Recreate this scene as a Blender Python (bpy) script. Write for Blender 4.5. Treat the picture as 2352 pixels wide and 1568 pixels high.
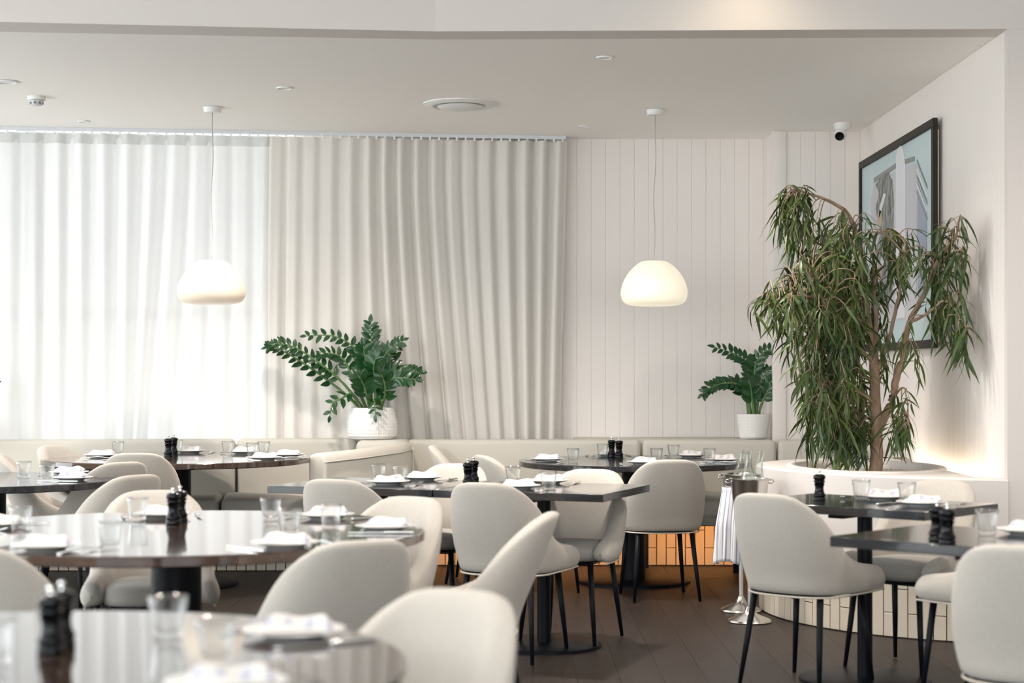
import bpy, bmesh, math, random
from mathutils import Vector, Matrix, Euler
random.seed(7)
PI = math.pi
sc = bpy.context.scene
col = sc.collection
for o in list(bpy.data.objects):
    bpy.data.objects.remove(o)

# ------------------------------------------------------------------ camera
HC, F, YH = 1.275, 3950.0, 856.0
cam_d = bpy.data.cameras.new('camera'); cam = bpy.data.objects.new('camera', cam_d); col.objects.link(cam)
cam.location = (0, 0, HC); cam.rotation_euler = (PI/2, 0, 0)
cam_d.sensor_width = 36; cam_d.lens = F/2352*36
cam_d.shift_y = (YH-784)/2352
cam_d.clip_start = 0.05; cam_d.clip_end = 200
cam_d.dof.use_dof = True; cam_d.dof.focus_distance = 9.6; cam_d.dof.aperture_fstop = 2.5
sc.camera = cam
# ------------------------------------------------------------------ world and exposure
w = bpy.data.worlds.new('overcast sky'); sc.world = w; w.use_nodes = True
bg = w.node_tree.nodes['Background']; bg.inputs[0].default_value = (0.95, 0.96, 1.0, 1); bg.inputs[1].default_value = 5.7
sc.view_settings.view_transform = 'Standard'; sc.view_settings.look = 'None'
sc.view_settings.gamma = 1; sc.view_settings.use_curve_mapping = False
sc.view_settings.exposure = 0.0
sc.cycles.max_bounces = 10; sc.cycles.diffuse_bounces = 6; sc.cycles.transmission_bounces = 8
sc.cycles.transparent_max_bounces = 16; sc.cycles.glossy_bounces = 4
sc.cycles.sample_clamp_indirect = 6; sc.cycles.caustics_refractive = False; sc.cycles.caustics_reflective = False

def link_light(name, ld, loc, rot=(0,0,0)):
    o = bpy.data.objects.new(name, ld); col.objects.link(o); o.location = loc; o.rotation_euler = rot
    return o
def area(name, loc, rot, sx, sy, energy, color, portal=False, spread=None):
    ld = bpy.data.lights.new(name, 'AREA'); ld.shape = 'RECTANGLE'; ld.size = sx; ld.size_y = sy
    ld.energy = energy; ld.color = color
    if portal: ld.cycles.is_portal = True
    if spread: ld.spread = spread
    return link_light(name, ld, loc, rot)
# portals: they only guide sampling of the sky through the openings
area('portal_left', (-5.15, 3.9, 1.7), (0, -PI/2, 0), 3.3, 13.6, 1, (1,1,1), True)
area('portal_rear', (-.3, -2.95, 1.7), (PI/2, 0, 0), 9.6, 3.3, 1, (1,1,1), True)
# spill of the ceiling downlight above the beam
sd = bpy.data.lights.new('beam_downlight', 'SPOT'); sd.energy = 9; sd.color = (1, .80, .55); sd.spot_size = math.radians(160); sd.spot_blend = 1.0
sd.shadow_soft_size = .05
link_light('beam_downlight', sd, (1.10, 7.74, 3.22), (math.radians(4), 0, 0))
# warm recessed downlights of the two ceilings
FRONT_LAMPS = [(-2.6, 6.4), (-.7, 6.3), (1.2, 6.4), (3.0, 6.2), (-1.8, 4.2), (.3, 4.2), (2.3, 4.2)]
for i, (lx, ly, lz, le) in enumerate([(a, b, 3.46, 120) for a, b in FRONT_LAMPS]+[(-1.283, 9.71, 2.86, 215), (.474, 8.77, 2.86, 300), (-2.79, 9.5, 2.86, 90)]):
    ld = bpy.data.lights.new('downlight', 'SPOT'); ld.energy = le; ld.color = (1, .89, .80); ld.spot_size = math.radians(150); ld.spot_blend = 1; ld.shadow_soft_size = .08
    link_light('downlight', ld, (lx, ly, lz))
# LED strip under the banquette seat and cove strip beside the planter
WARM = (1.0, .43, .13)
area('banquette_strip_light', (.55, 11.02, .30), (math.radians(42), 0, 0), 2.9, .03, 10, WARM)
area('banquette_strip_light', (-2.4, 11.02, .30), (math.radians(42), 0, 0), 3.4, .03, 10, WARM)
area('cove_strip_light', (2.262, 9.08, .735), (0, PI+math.radians(22), 0), .02, 1.7, 2.2, (1, .80, .56))

# ------------------------------------------------------------------ materials
MATS = {}
def mat(name, color, rough=.6, metal=0, bump=None, vary=None, coat=0, emit=None, trans=0, ior=1.45, spec=None, sheen=0):
    if name in MATS: return MATS[name]
    m = bpy.data.materials.new(name); m.use_nodes = True; nt = m.node_tree; p = nt.nodes['Principled BSDF']
    p.inputs['Base Color'].default_value = (*color, 1); p.inputs['Roughness'].default_value = rough
    p.inputs['Metallic'].default_value = metal; p.inputs['IOR'].default_value = ior
    p.inputs['Coat Weight'].default_value = coat; p.inputs['Coat Roughness'].default_value = .06; p.inputs['Coat IOR'].default_value = 1.7
    p.inputs['Transmission Weight'].default_value = trans
    p.inputs['Sheen Weight'].default_value = sheen
    if spec is not None: p.inputs['Specular IOR Level'].default_value = spec
    if emit: p.inputs['Emission Color'].default_value = (*emit[0], 1); p.inputs['Emission Strength'].default_value = emit[1]
    tc = None
    if bump or vary:
        tc = nt.nodes.new('ShaderNodeTexCoord')
    if bump:
        sc_, st, dist = bump
        n = nt.nodes.new('ShaderNodeTexNoise'); n.inputs['Scale'].default_value = sc_; n.inputs['Detail'].default_value = 3
        b = nt.nodes.new('ShaderNodeBump'); b.inputs['Strength'].default_value = st; b.inputs['Distance'].default_value = dist
        nt.links.new(tc.outputs['Object'], n.inputs['Vector']); nt.links.new(n.outputs['Fac'], b.inputs['Height'])
        nt.links.new(b.outputs['Normal'], p.inputs['Normal'])
    if vary:
        vs, c2, stretch = vary
        mp = nt.nodes.new('ShaderNodeMapping'); mp.inputs['Scale'].default_value = stretch
        n2 = nt.nodes.new('ShaderNodeTexNoise'); n2.inputs['Scale'].default_value = vs; n2.inputs['Detail'].default_value = 5
        r = nt.nodes.new('ShaderNodeMapRange'); r.inputs[1].default_value = .35; r.inputs[2].default_value = .65
        mx = nt.nodes.new('ShaderNodeMix'); mx.data_type = 'RGBA'
        mx.inputs[6].default_value = (*color, 1); mx.inputs[7].default_value = (*c2, 1)
        nt.links.new(tc.outputs['Object'], mp.inputs['Vector']); nt.links.new(mp.outputs[0], n2.inputs['Vector'])
        nt.links.new(n2.outputs['Fac'], r.inputs[0]); nt.links.new(r.outputs[0], mx.inputs[0])
        nt.links.new(mx.outputs[2], p.inputs['Base Color'])
    MATS[name] = m
    return m
WALL = mat('warm white paint', (.67, .63, .60), .62, bump=(40, .05, .002))  # wall paint, toned down to offset the strong light on pier and beam
WALL_LIFTED = mat('wall paint lightened', (.83, .78, .745), .5)  # same paint, lightened in colour to make up for weaker alcove light
CEIL = mat('ceiling paint', (.95, .925, .895), .85)
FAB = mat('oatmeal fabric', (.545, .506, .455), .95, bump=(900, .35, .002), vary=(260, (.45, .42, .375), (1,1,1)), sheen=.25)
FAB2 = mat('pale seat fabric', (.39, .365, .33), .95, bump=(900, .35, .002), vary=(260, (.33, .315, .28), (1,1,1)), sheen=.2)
PIPE = mat('pale piping', (.58, .53, .46), .9)
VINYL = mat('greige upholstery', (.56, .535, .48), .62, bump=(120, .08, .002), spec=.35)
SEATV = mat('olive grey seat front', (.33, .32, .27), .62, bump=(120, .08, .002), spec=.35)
BLKM = mat('black powder coat', (.005, .006, .009), .40, spec=.16)
WALNUT = mat('dark walnut', (.030, .015, .010), .16, vary=(5, (.062, .030, .018), (2, 14, 14)), coat=.9)
BLKWOOD = mat('black stained wood', (.010, .011, .014), .16, vary=(7, (.022, .024, .028), (1.2, 16, 16)), coat=.35)
MILLW = mat('black lacquer', (.003, .003, .004), .10, spec=.28)
STEEL = mat('polished steel', (.86, .85, .83), .2, metal=1)
CUTL = mat('cutlery steel', (.70, .70, .69), .20, metal=1)
PORC = mat('white porcelain', (.84, .84, .83), .18, coat=.3)
POTM = mat('white ceramic', (.80, .79, .765), .5)
GRAVEL = mat('pale gravel', (.42, .37, .30), .9, bump=(120, 1, .01), vary=(90, (.70, .66, .60), (1,1,1)))
SOIL = mat('dark soil', (.05, .035, .025), .95, bump=(90, .8, .01))
LEAFZ = mat('glossy leaf', (.014, .070, .018), .30, vary=(9, (.006, .030, .010), (1,1,1)), coat=.15)
STEMZ = mat('green stem', (.10, .19, .06), .5)
LEAFF = mat('narrow leaf', (.034, .066, .015), .42, vary=(4, (.085, .118, .028), (1,1,1)))
BARK = mat('bark', (.40, .28, .20), .9, bump=(60, .6, .006), vary=(22, (.26, .175, .12), (1,1,.4)))
TILE = mat('cream glazed tile', (.62, .56, .46), .32, vary=(3, (.54, .48, .39), (1,1,1)))
GROUT = mat('dark grout', (.10, .07, .05), .9)
FRAMEB = mat('dark bronze frame', (.030, .024, .020), .5, spec=.2)
WHITEP = mat('white plastic', (.82, .82, .81), .4)
RAILM = mat('white rail', (.70, .72, .76), .4)
LENSB = mat('camera lens black', (.006, .006, .007), .08)
GREYG = mat('slot grey', (.22, .22, .23), .6)
CONCR = mat('paving', (.82, .82, .80), .9, bump=(10, .2, .01))
ALU = mat('grey aluminium', (.42, .46, .48), .4, metal=.3)
def thin_glass(name, tint):
    m = bpy.data.materials.new(name); m.use_nodes = True; nt = m.node_tree; nt.nodes.clear(); N = nt.nodes.new; L = nt.links.new
    out = N('ShaderNodeOutputMaterial'); t = N('ShaderNodeBsdfTransparent'); t.inputs[0].default_value = (*tint, 1)
    g = N('ShaderNodeBsdfGlossy'); g.inputs['Roughness'].default_value = .04
    gl = N('ShaderNodeBsdfRefraction'); gl.inputs['IOR'].default_value = 1.18; gl.inputs['Color'].default_value = (.98, .98, .98, 1)
    lw = N('ShaderNodeLayerWeight'); lw.inputs[0].default_value = .16
    a = N('ShaderNodeMixShader'); a.inputs[0].default_value = .1; L(t.outputs[0], a.inputs[1]); L(gl.outputs[0], a.inputs[2])
    b = N('ShaderNodeMixShader'); L(lw.outputs['Facing'], b.inputs[0]); L(a.outputs[0], b.inputs[1]); L(g.outputs[0], b.inputs[2])
    L(b.outputs[0], out.inputs[0]); return m
def glass_mat(name, tint=(1,1,1), rough=0, ior=1.45):
    m = bpy.data.materials.new(name); m.use_nodes = True; nt = m.node_tree; nt.nodes.clear()
    out = nt.nodes.new('ShaderNodeOutputMaterial'); g = nt.nodes.new('ShaderNodeBsdfGlass')
    g.inputs['Color'].default_value = (*tint, 1); g.inputs['Roughness'].default_value = rough; g.inputs['IOR'].default_value = ior
    nt.links.new(g.outputs[0], out.inputs[0]); return m
GLASS = thin_glass('tumbler glass', (.98, .985, .985))
BOTTLEG = thin_glass('bottle glass', (.95, .97, .96))
def pane_mat():
    m = bpy.data.materials.new('window pane'); m.use_nodes = True; nt = m.node_tree; nt.nodes.clear()
    out = nt.nodes.new('ShaderNodeOutputMaterial'); t = nt.nodes.new('ShaderNodeBsdfTransparent'); g = nt.nodes.new('ShaderNodeBsdfGlossy')
    t.inputs[0].default_value = (.95, .97, .96, 1); g.inputs['Roughness'].default_value = .02
    mx = nt.nodes.new('ShaderNodeMixShader'); mx.inputs[0].default_value = .06
    nt.links.new(t.outputs[0], mx.inputs[1]); nt.links.new(g.outputs[0], mx.inputs[2]); nt.links.new(mx.outputs[0], out.inputs[0])
    return m
PANE = pane_mat()
def cloth_mat(name, color, transp, transl, weave=500):
    m = bpy.data.materials.new(name); m.use_nodes = True; nt = m.node_tree; nt.nodes.clear(); N = nt.nodes.new; L = nt.links.new
    out = N('ShaderNodeOutputMaterial'); d = N('ShaderNodeBsdfDiffuse'); tl = N('ShaderNodeBsdfTranslucent'); tp = N('ShaderNodeBsdfTransparent')
    tc = N('ShaderNodeTexCoord'); mp = N('ShaderNodeMapping'); mp.inputs['Scale'].default_value = (1, 1, 0.06)
    n = N('ShaderNodeTexNoise'); n.inputs['Scale'].default_value = weave; n.inputs['Detail'].default_value = 2
    L(tc.outputs['Object'], mp.inputs[0]); L(mp.outputs[0], n.inputs['Vector'])
    mx = N('ShaderNodeMix'); mx.data_type = 'RGBA'; mx.inputs[6].default_value = (*[c*.9 for c in color], 1); mx.inputs[7].default_value = (*color, 1)
    L(n.outputs['Fac'], mx.inputs[0]); L(mx.outputs[2], d.inputs[0]); L(mx.outputs[2], tl.inputs[0])
    a = N('ShaderNodeMixShader'); a.inputs[0].default_value = transl; L(d.outputs[0], a.inputs[1]); L(tl.outputs[0], a.inputs[2])
    b = N('ShaderNodeMixShader'); b.inputs[0].default_value = transp; L(a.outputs[0], b.inputs[1]); L(tp.outputs[0], b.inputs[2])
    L(b.outputs[0], out.inputs[0]); return m
SHEER = cloth_mat('sheer voile', (.80, .80, .80), .012, .10)
LINEN = cloth_mat('linen drape', (.79, .76, .72), .0, .10)
def napkin_mat():
    m = bpy.data.materials.new('blue check napkin'); m.use_nodes = True; nt = m.node_tree; N = nt.nodes.new; L = nt.links.new
    p = nt.nodes['Principled BSDF']; p.inputs['Roughness'].default_value = .9
    tc = N('ShaderNodeTexCoord'); sp = N('ShaderNodeSeparateXYZ'); L(tc.outputs['Object'], sp.inputs[0])
    def band(axis, freq, ph, thr):
        a = N('ShaderNodeMath'); a.operation = 'MULTIPLY_ADD'; a.inputs[1].default_value = freq; a.inputs[2].default_value = ph; L(sp.outputs[axis], a.inputs[0])
        f = N('ShaderNodeMath'); f.operation = 'FRACT'; L(a.outputs[0], f.inputs[0])
        g = N('ShaderNodeMath'); g.operation = 'GREATER_THAN'; g.inputs[1].default_value = thr; L(f.outputs[0], g.inputs[0]); return g
    b1 = band(0, 24, .2, .60); b2 = band(1, 20, .1, .45); mm = N('ShaderNodeMath'); mm.operation = 'MULTIPLY'; L(b1.outputs[0], mm.inputs[0]); L(b2.outputs[0], mm.inputs[1])
    mx = N('ShaderNodeMix'); mx.data_type = 'RGBA'; mx.inputs[6].default_value = (.72, .69, .665, 1); mx.inputs[7].default_value = (.52, .52, .61, 1)
    L(mm.outputs[0], mx.inputs[0]); L(mx.outputs[2], p.inputs['Base Color']); return m
NAPK = napkin_mat()
def stripe_mat():
    m = bpy.data.materials.new('striped towel cloth'); m.use_nodes = True; nt = m.node_tree; N = nt.nodes.new; L = nt.links.new
    p = nt.nodes['Principled BSDF']; p.inputs['Roughness'].default_value = .95
    uv = N('ShaderNodeUVMap'); sp = N('ShaderNodeSeparateXYZ'); L(uv.outputs[0], sp.inputs[0])
    a = N('ShaderNodeMath'); a.operation = 'MULTIPLY'; a.inputs[1].default_value = 13; L(sp.outputs[0], a.inputs[0])
    f = N('ShaderNodeMath'); f.operation = 'FRACT'; L(a.outputs[0], f.inputs[0])
    g = N('ShaderNodeMath'); g.operation = 'GREATER_THAN'; g.inputs[1].default_value = .68; L(f.outputs[0], g.inputs[0])
    mx = N('ShaderNodeMix'); mx.data_type = 'RGBA'; mx.inputs[6].default_value = (.86, .86, .86, 1); mx.inputs[7].default_value = (.38, .40, .52, 1)
    L(g.outputs[0], mx.inputs[0]); L(mx.outputs[2], p.inputs['Base Color']); return m
TOWEL = stripe_mat()
def opal(name, c, s):
    return mat(name, (.62, .56, .46), .35, emit=(c, s))
OPAL1 = opal('opal glass lit dim', (1.0, .80, .62), .30)
OPAL2 = opal('opal glass lit', (1.0, .90, .70), .60)

# ------------------------------------------------------------------ mesh helpers
def me_obj(name, verts, faces, m, parent=None, smooth=True, subd=0):
    me = bpy.data.meshes.new(name); me.from_pydata([tuple(v) for v in verts], [], faces); me.update()
    if isinstance(m, (list, tuple)):
        for x in m: me.materials.append(x)
    else: me.materials.append(m)
    if smooth:
        for p in me.polygons: p.use_smooth = True
    o = bpy.data.objects.new(name, me); col.objects.link(o)
    if parent: o.parent = parent
    if subd:
        s = o.modifiers.new('subsurf', 'SUBSURF'); s.levels = subd; s.render_levels = subd
    return o
def bm_obj(name, bm, m, parent=None, smooth=False, bevel=0, seg=2):
    if bevel:
        bmesh.ops.bevel(bm, geom=list(bm.edges), offset=bevel, segments=seg, profile=.5, affect='EDGES')
        smooth = True
    bmesh.ops.recalc_face_normals(bm, faces=bm.faces)
    me = bpy.data.meshes.new(name); bm.to_mesh(me); bm.free(); me.materials.append(m)
    if smooth:
        for p in me.polygons: p.use_smooth = True
        if bevel or smooth == 'angle':
            me.set_sharp_from_angle(angle=math.radians(40)) if hasattr(me, 'set_sharp_from_angle') else None
    o = bpy.data.objects.new(name, me); col.objects.link(o)
    if parent: o.parent = parent
    return o
def add_box(bm, c, s, rz=0, rot=None):
    M = Matrix.Translation(c) @ (rot if rot else Matrix.Rotation(rz, 4, 'Z')) @ Matrix.Diagonal((*s, 1))
    return bmesh.ops.create_cube(bm, size=1, matrix=M)
def box(name, c, s, m, parent=None, rz=0, bevel=0, seg=2, rot=None):
    bm = bmesh.new(); add_box(bm, c, s, rz, rot); return bm_obj(name, bm, m, parent, bevel=bevel, seg=seg)
def box2(name, x0, x1, y0, y1, z0, z1, m, parent=None, bevel=0, seg=2):
    return box(name, ((x0+x1)/2, (y0+y1)/2, (z0+z1)/2), (abs(x1-x0), abs(y1-y0), abs(z1-z0)), m, parent, bevel=bevel, seg=seg)
def prism(name, pts, z0, z1, m, parent=None, bevel=0):
    bm = bmesh.new(); lo = [bm.verts.new((x, y, z0)) for x, y in pts]; hi = [bm.verts.new((x, y, z1)) for x, y in pts]
    bm.faces.new(lo[::-1]); bm.faces.new(hi); n = len(pts)
    for i in range(n): bm.faces.new((lo[i], lo[(i+1) % n], hi[(i+1) % n], hi[i]))
    return bm_obj(name, bm, m, parent, bevel=bevel)
def lathe_data(prof, n=32, wob=None):
    V, Fc = [], []
    for j, (r, z) in enumerate(prof):
        for i in range(n):
            a = 2*PI*i/n; rr = r*(1+(wob(a, z) if wob else 0)); V.append((rr*math.cos(a), rr*math.sin(a), z))
    for j in range(len(prof)-1):
        for i in range(n):
            k = (i+1) % n; Fc.append((j*n+i, j*n+k, (j+1)*n+k, (j+1)*n+i))
    if prof[0][0] > 1e-6: Fc.append(tuple(range(n))[::-1])
    if prof[-1][0] > 1e-6: Fc.append(tuple(range((len(prof)-1)*n, len(prof)*n)))
    return V, Fc
def lathe(name, prof, m, parent=None, n=32, wob=None, smooth=True):
    V, Fc = lathe_data(prof, n, wob); o = me_obj(name, V, Fc, m, parent, smooth)
    if smooth: o.data.set_sharp_from_angle(angle=math.radians(38))
    return o
def tube_data(path, rad, n=8):
    V, Fc = [], []; P = [Vector(p) for p in path]
    up = Vector((0, 0, 1))
    for j, p in enumerate(P):
        t = (P[min(j+1, len(P)-1)]-P[max(j-1, 0)]).normalized()
        a = t.cross(up) if abs(t.dot(up)) < .95 else t.cross(Vector((1, 0, 0)))
        a.normalize(); b = t.cross(a); r = rad[j] if isinstance(rad, (list, tuple)) else rad
        for i in range(n):
            q = 2*PI*i/n; V.append(p+a*r*math.cos(q)+b*r*math.sin(q))
    for j in range(len(P)-1):
        for i in range(n):
            k = (i+1) % n; Fc.append((j*n+i, (j+1)*n+i, (j+1)*n+k, j*n+k))
    Fc.append(tuple(range(n))); Fc.append(tuple(range((len(P)-1)*n, len(P)*n))[::-1])
    return V, Fc
def tube(name, path, rad, m, parent=None, n=8):
    V, Fc = tube_data(path, rad, n); return me_obj(name, V, Fc, m, parent)
def empty(name, loc=(0,0,0), rz=0):
    o = bpy.data.objects.new(name, None); col.objects.link(o); o.location = loc; o.rotation_euler = (0, 0, rz); o.empty_display_size = .05
    return o
def tag(o, label, cat, group=None, kind=None):
    o['label'] = label; o['category'] = cat
    if group: o['group'] = group
    if kind: o['kind'] = kind
    return o
def struct(o): o['kind'] = 'structure'; return o
def copy_tree(o, parent=None):
    c = o.copy(); col.objects.link(c); c.parent = parent
    for ch in list(o.children): copy_tree(ch, c)
    return c
USED = set()
def inst(proto, loc, rz, label, group=None, sz=1):
    if proto.name not in USED: o = proto; USED.add(proto.name)
    else: o = copy_tree(proto)
    o.location = loc; o.rotation_euler = (0, 0, rz); o['label'] = label
    if group: o['group'] = group
    o.scale = (1, 1, sz)
    return o
def wx(px, d): return (px-1176)*d/F
def wz(py, d): return HC-(py-YH)*d/F
def on_plane(px, py, z):
    d = (HC-z)*F/(py-YH); return Vector((wx(px, d), d, z))

# ------------------------------------------------------------------ room shell
ZC = 2.885
fl = struct(box2('floor', -5.4, 4.8, -3.2, 12.2, -.10, -.012, GROUT))
# planks of the dark wood floor, running away from the camera
def plank_mat():
    m = bpy.data.materials.new('dark oak plank'); m.use_nodes = True; nt = m.node_tree; N = nt.nodes.new; L = nt.links.new
    p = nt.nodes['Principled BSDF']; p.inputs['Roughness'].default_value = .44; p.inputs['Specular IOR Level'].default_value = .28
    tc = N('ShaderNodeTexCoord'); oi = N('ShaderNodeObjectInfo'); mp = N('ShaderNodeMapping'); mp.inputs['Scale'].default_value = (34, 2.2, 1)
    vm = N('ShaderNodeVectorMath'); vm.operation = 'ADD'; cx = N('ShaderNodeCombineXYZ')
    mu = N('ShaderNodeMath'); mu.operation = 'MULTIPLY'; mu.inputs[1].default_value = 50; L(oi.outputs['Random'], mu.inputs[0]); L(mu.outputs[0], cx.inputs[2])
    L(tc.outputs['Object'], mp.inputs[0]); L(mp.outputs[0], vm.inputs[0]); L(cx.outputs[0], vm.inputs[1])
    n = N('ShaderNodeTexNoise'); n.inputs['Scale'].default_value = 2.2; n.inputs['Detail'].default_value = 8; n.inputs['Distortion'].default_value = .6
    L(vm.outputs[0], n.inputs['Vector'])
    r = N('ShaderNodeValToRGB'); r.color_ramp.elements[0].position = .3; r.color_ramp.elements[0].color = (.018, .013, .0105, 1)
    r.color_ramp.elements[1].position = .72; r.color_ramp.elements[1].color = (.037, .028, .023, 1); L(n.outputs['Fac'], r.inputs[0])
    hs = N('ShaderNodeHueSaturation'); mr = N('ShaderNodeMapRange'); mr.inputs[3].default_value = .88; mr.inputs[4].default_value = 1.12
    L(oi.outputs['Random'], mr.inputs[0]); L(mr.outputs[0], hs.inputs['Value']); L(r.outputs[0], hs.inputs['Color']); L(hs.outputs[0], p.inputs['Base Color'])
    b = N('ShaderNodeBump'); b.inputs['Strength'].default_value = .25; b.inputs['Distance'].default_value = .002; L(n.outputs['Fac'], b.inputs['Height']); L(b.outputs[0], p.inputs['Normal'])
    return m
PLANK = plank_mat()
proto = box2('plank', -.0896, .0896, -.9722, .9722, -.012, 0, PLANK, fl, bevel=.0006, seg=1)
first = True; cnt = 0
for i in range(-20, 21):
    y = 2.3+random.random()*1.9-.9
    while y < 11.9 and cnt < 300:
        if first: q = proto; first = False
        else: q = proto.copy(); col.objects.link(q)
        q.location = (i*.18, y+.97, 0); y += 1.945; cnt += 1
fb = bmesh.new()
for y0 in (-.95, ):
    add_box(fb, (0, -.4, -.006), (9.6, 4.6, .012))
q = bm_obj('floor_boards_behind_camera', fb, PLANK, fl); q.name = 'floor_boards'

BK = [(-3.75, 7.75), (-2.35, 7.89), (-.36, 8.11), (2.32, 8.05), (4.6, 8.05)]
pts = [(-5.3, 7.64)]+[(a, b+.02) for a, b in BK]+[(4.6, 12.1), (-5.3, 12.1)]
low = struct(prism('ceiling', pts, ZC, ZC+.06, CEIL))
pts = [(-5.3, 7.62)]+BK+[(4.6, 8.25), (2.32, 8.25), (-.36, 8.31), (-5.3, 7.85)]
struct(prism('trim_beam', pts, ZC-.0005, 3.56, WALL))
CF = struct(box2('ceiling_front', -5.3, 4.7, -3.1, 8.3, 3.5, 3.56, CEIL))
DT = None
for a_, b_ in FRONT_LAMPS:
    if DT is None: q = DT = lathe('downlight_trim', [(.036, -.001), (.040, -.010), (.052, -.008), (.055, -.001)], mat('white plastic', (.82, .82, .81), .4), CF, 24)
    else: q = DT.copy(); col.objects.link(q)
    q.location = (a_, b_, 3.5)
# right pier and right wall
struct(box2('wall_pier', 2.320, 4.6, 8.052, 8.1005, 0, ZC, WALL))
WR = struct(box2('wall_right', 2.325, 2.45, 8.10, 12.1, 0, ZC, WALL_LIFTED))
bp = box2('board', -.0065, .0065, -.04895, .04895, .77, ZC-.001, WALL_LIFTED, WR, bevel=.0007, seg=1); bp.location = (2.3275, 8.1495, 0)
for k in range(1, 33):
    q = bp.copy(); col.objects.link(q); q.location = (2.3275, 8.1495+k*.0985, 0)
struct(box2('wall_side', 4.6, 4.75, -3.1, 12.1, 0, 3.5, WALL))
# back wall behind the linen drape, panelled, plus the step forward on the right
WB = struct(box2('wall_back', -1.52, 1.77, 11.825, 12.0, 0, ZC, WALL_LIFTED))
bp = box2('board', -.0488, .0488, -.0065, .0065, .5, ZC-.001, WALL_LIFTED, WB, bevel=.0012, seg=1); bp.location = (.20, 11.8275, 0)
for k in range(1, 16):
    q = bp.copy(); col.objects.link(q); q.location = (.20+k*.0985, 11.8275, 0)
WB2 = struct(box2('wall_rear_step', 1.752, 2.34, 11.465, 12.0, 0, ZC, WALL_LIFTED))
bp = box2('board', -.0488, .0488, -.0065, .0065, .5, ZC-.001, WALL_LIFTED, WB2, bevel=.0012, seg=1); bp.location = (1.875, 11.4675, 0)
for k in range(1, 5):
    q = bp.copy(); col.objects.link(q); q.location = (1.875+k*.0985, 11.4675, 0)
struct(box2('trim_corner', 1.735, 1.825, 11.444, 11.50, .5, ZC-.001, WALL_LIFTED, bevel=.004))
# dwarf wall and glazing at the back left, behind the sheer curtain
a0 = Vector((-5.3, 11.36)); a1 = Vector((-1.50, 11.84)); dv = (a1-a0).normalized(); ang = math.atan2(dv.y, dv.x)
L0 = (a1-a0).length
def along(name, s0, s1, off, th, z0, z1, m, parent=None):
    c = a0+dv*((s0+s1)/2)+Vector((-dv.y, dv.x))*off
    return box(name, (c.x, c.y, (z0+z1)/2), (s1-s0, th, z1-z0), m, parent, rz=ang)
struct(along('wall_sill', 0, L0, .10, .16, 0, .45, WALL))
W1 = struct(along('window_1', 0, L0, .10, .07, ZC-.012, ZC, ALU)); 
s = 0; edges = [.0, 2.08, 3.80]
for e0, e1 in zip(edges[:-1], edges[1:]):
    for z0, z1 in ((.48, 1.64), (1.72, ZC-.01)):
        along('pane', e0+.04, min(e1, L0)-.04, .10, .008, z0, z1, PANE, W1)
for e in edges[:2]:
    along('mullion', max(0, e-.055), min(L0, e+.055), -.20, .16, .45, ZC-.03, ALU, W1)
along('transom', 0, L0, .02, .06, 1.64, 1.72, ALU, W1)
along('window_sill', 0, L0, .10, .12, .45, .48, ALU, W1)
# tall glazing along the left side of the room and behind the camera
W2 = struct(box2('window_2', -5.25, -5.15, -3.1, 10.9, 3.42, 3.5, ALU))
W3 = struct(box2('window_3', -5.2, 4.6, -3.1, -3.0, 3.42, 3.5, ALU))
for k in range(8):
    y = -3.05+k*1.98; box2('mullion', -5.24, -5.16, y-.03, y+.03, 0, 3.45, ALU, W2)
    if k < 7: box2('pane', -5.204, -5.196, y+.03, y+1.95, .1, 3.42, PANE, W2)
for k in range(6):
    x = -5.17+k*1.94; box2('mullion', x-.03, x+.03, -3.09, -3.01, 0, 3.45, ALU, W3)
    if k < 5: box2('pane', x+.03, x+1.91, -3.054, -3.046, .1, 3.42, PANE, W3)
struct(box2('wall_left', -5.3, -5.15, 10.9, 11.5, 0, ZC, WALL))
gr = struct(box2('ground', -40, 40, -40, 50, -.35, -.14, CONCR))

# ------------------------------------------------------------------ curtains
def track_pt(u): # u: world x
    t = (u+3.38)/(.344+3.38); return 11.34+t*.47-.10
def curtain(name, x0, x1, z0, z1, m, fold, amp, drift, seed, parent=None, n=None):
    rnd = random.Random(seed); nx = n or int((x1-x0)/.0095); nz = 26
    ph = [rnd.random()*6.28 for _ in range(4)]
    V, Fc = [], []
    for j in range(nz+1):
        v = j/nz; z = z1+(z0-z1)*v
        for i in range(nx+1):
            u = i/nx; x = x0+(x1-x0)*u
            warp = u*(x1-x0)/fold*2*PI + .7*math.sin(u*9+ph[0])+.35*math.sin(u*23+ph[1])
            a = amp*(.75+.35*math.sin(u*13+ph[2]))*(.8+.3*v)
            y = a*math.sin(warp+.35*v*math.sin(u*17+ph[3])) + .3*a*math.sin(2.1*warp+ph[1]+v*1.2)
            xx = x+drift(u, v)+.35*a*math.cos(warp)*math.copysign(1, 1)
            V.append((xx, track_pt(x)+y+(-.0 if v > .06 else 0), z))
    for j in range(nz):
        for i in range(nx):
            k = j*(nx+1)+i; Fc.append((k, k+1, k+nx+2, k+nx+1))
    return me_obj(name, V, Fc, m, parent)
def dr2(u, v):
    b = math.exp(-((u-.55)/.25)**2)
    return .20*b*max(0, v-.12)**1.35 - .06*max(0, (u-.8)/.2)*v - .03*v*(1-u)
cur = empty('linen_curtain', (0, 0, 0)); tag(cur, 'heavy oatmeal linen curtain hanging in folds behind the white pot', 'curtain')
curtain('drape', -1.66, .375, .62, ZC-.035, LINEN, .118, .034, dr2, 3, cur)
def dr1(u, v):
    return -.16*math.exp(-((u-.80)/.07)**2)*v**1.4
sh = empty('sheer_curtain', (0, 0, 0)); tag(sh, 'white sheer curtain drawn across the bright window at left', 'curtain')
curtain('drape', -4.9, -1.60, .50, ZC-.035, SHEER, .15, .021, dr1, 5, sh)
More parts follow.
